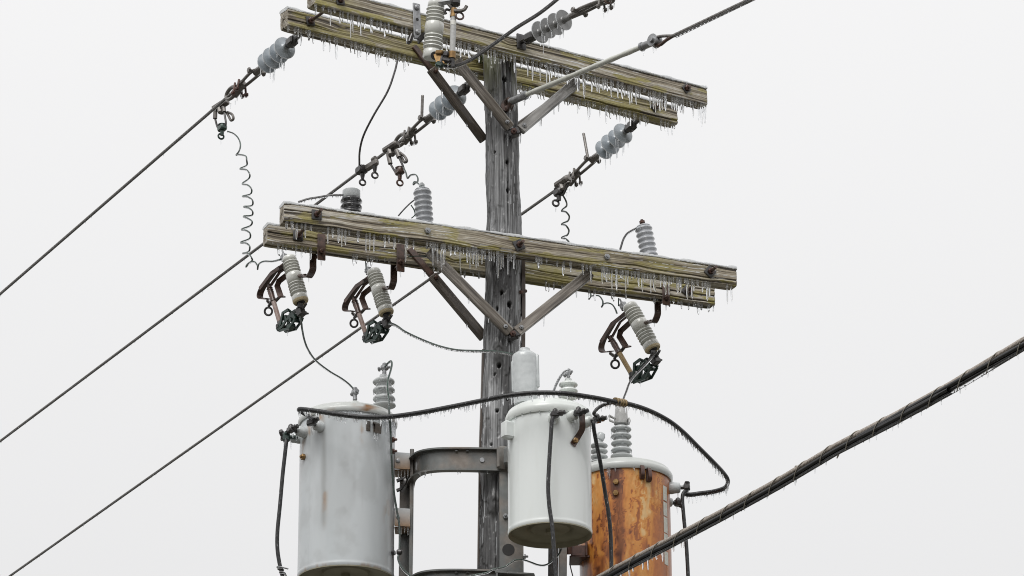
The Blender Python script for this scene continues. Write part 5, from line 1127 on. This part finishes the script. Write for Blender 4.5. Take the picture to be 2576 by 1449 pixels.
# ------------------------------------------------------------------ lashed communications cable crossing low in front
c0 = P(1500, 1463, -.8); DC = A3(0, 0, 0); zc = c0[2]
ce = Pz(2576, 866, zc); d = unit(ce - c0); ce2 = ce + d * 14; cs = c0 - d * 3.2
nvv = unit(A3(d[1], -d[0], 0)); VC = lambda u, v: Ppl(u, v, c0, nvv)
mid = [(1540, 1441), (1682, 1366), (1824, 1290.5), (1965, 1212), (2107, 1127), (2250, 1053), (2390, 976), (2576, 863.5)]
core = [VC(u, v) for u, v in mid]; core = [cs] + core + [ce2]
side = unit(np.cross(d, ZU))
def offs(a, z): return [p + side * a + ZU * z for p in core]
BC = thing('communications_cable', c0, 'lashed bundle of black cables under a twisted steel messenger before the rusty transformer', 'cable bundle')
pts = []
for a, b_ in zip(offs(0, .0145)[:-1], offs(0, .0145)[1:]):
    L = np.linalg.norm(b_ - a); k = max(1, int(L / (.008 if L < 4 else .1))); pts += [a + (b_ - a) * i / k for i in range(k)]
MB().tube(pts, .0118, 28, lobes=7, twist=36.).build('messenger_strand', 'messenger', BC, 180)
for a, z, r in ((-.008, -.006, .0088), (.008, -.008, .0088), (-.002, -.0205, .0078)): MB().tube(smooth(offs(a, z), 6), r, 14).build('cable', 'cable_jacket', BC, 80)
b = MB(); L = 0; pitch = .205; hp = []
cc = smooth(core[1:-1], 30)
acc = 0
for p, q in zip(cc[:-1], cc[1:]):
    l = np.linalg.norm(q - p)
    for i in range(8):
        s_ = acc + l * i / 8; a = 2 * math.pi * s_ / pitch; hp.append(p + (q - p) * i / 8 + side * math.cos(a) * .0175 + ZU * (math.sin(a) * .0275 - .0008))
    acc += l
MB().tube(hp, .0024, 6).build('lashing_wire', 'lashing', BC, 80)
b = MB(); q = VC(2098, 1134); b.tube(smooth([q + ZU * .022, q + d * .01 - side * .022, q - ZU * .03 - side * .014, q - ZU * .027 + d * .03, q + d * .03 + ZU * .01 - side * .022, q + ZU * .026 + d * .045], 5), .0024, 6); b.tube(smooth([VC(1998, 1178), VC(2002, 1172), VC(2010, 1174)], 5), .0022, 6); b.build('lashing_end', 'lashing', BC)
fringe([p - ZU * .025 for p in smooth(core[1:-1], 12)], BC, .008, .03, .0036, .05, skip=.15)
for k in range(10): p = VC(1560 + 14 * k, 0); 
for u, v, L in ((1562, 1448, .05), (1583, 1437, .05), (1592, 1432, .03), (1617, 1419, .045), (1630, 1412, .06), (1651, 1402, .03), (1667, 1393, .055), (1694, 1381, .03), (1720, 1370, .03)): icicle(VC(u, v - 9), L, .0052, BC)
for a, z, r in ((0, -.034, .006),): sheath([p - ZU * .023 for p in core[1:-1]], BC, .0055, .4)

# moss tuft in the corner of the mossy upper crossarm and the pole
t_ = MB()
for k in range(120):
    p = on('A', 1208 + random.gauss(0, 7), 146 + random.gauss(0, 6)) + nU * random.uniform(.0, .02); dd = unit(A3(random.gauss(0, 1), -.6, random.gauss(.3, 1))) * random.uniform(.006, .018); s9 = unit(np.cross(dd, A3(0, 1, .3))) * .004
    t_.add([p - s9, p + s9, p + dd], [(0, 1, 2)])
o = t_.build('moss_tuft', 'lichen_tuft', None, None); tag(o, 'dark green moss tuft where the mossy upper crossarm meets the pole', 'moss')
for o in scn.objects:
    if '_o' in o: del o['_o']
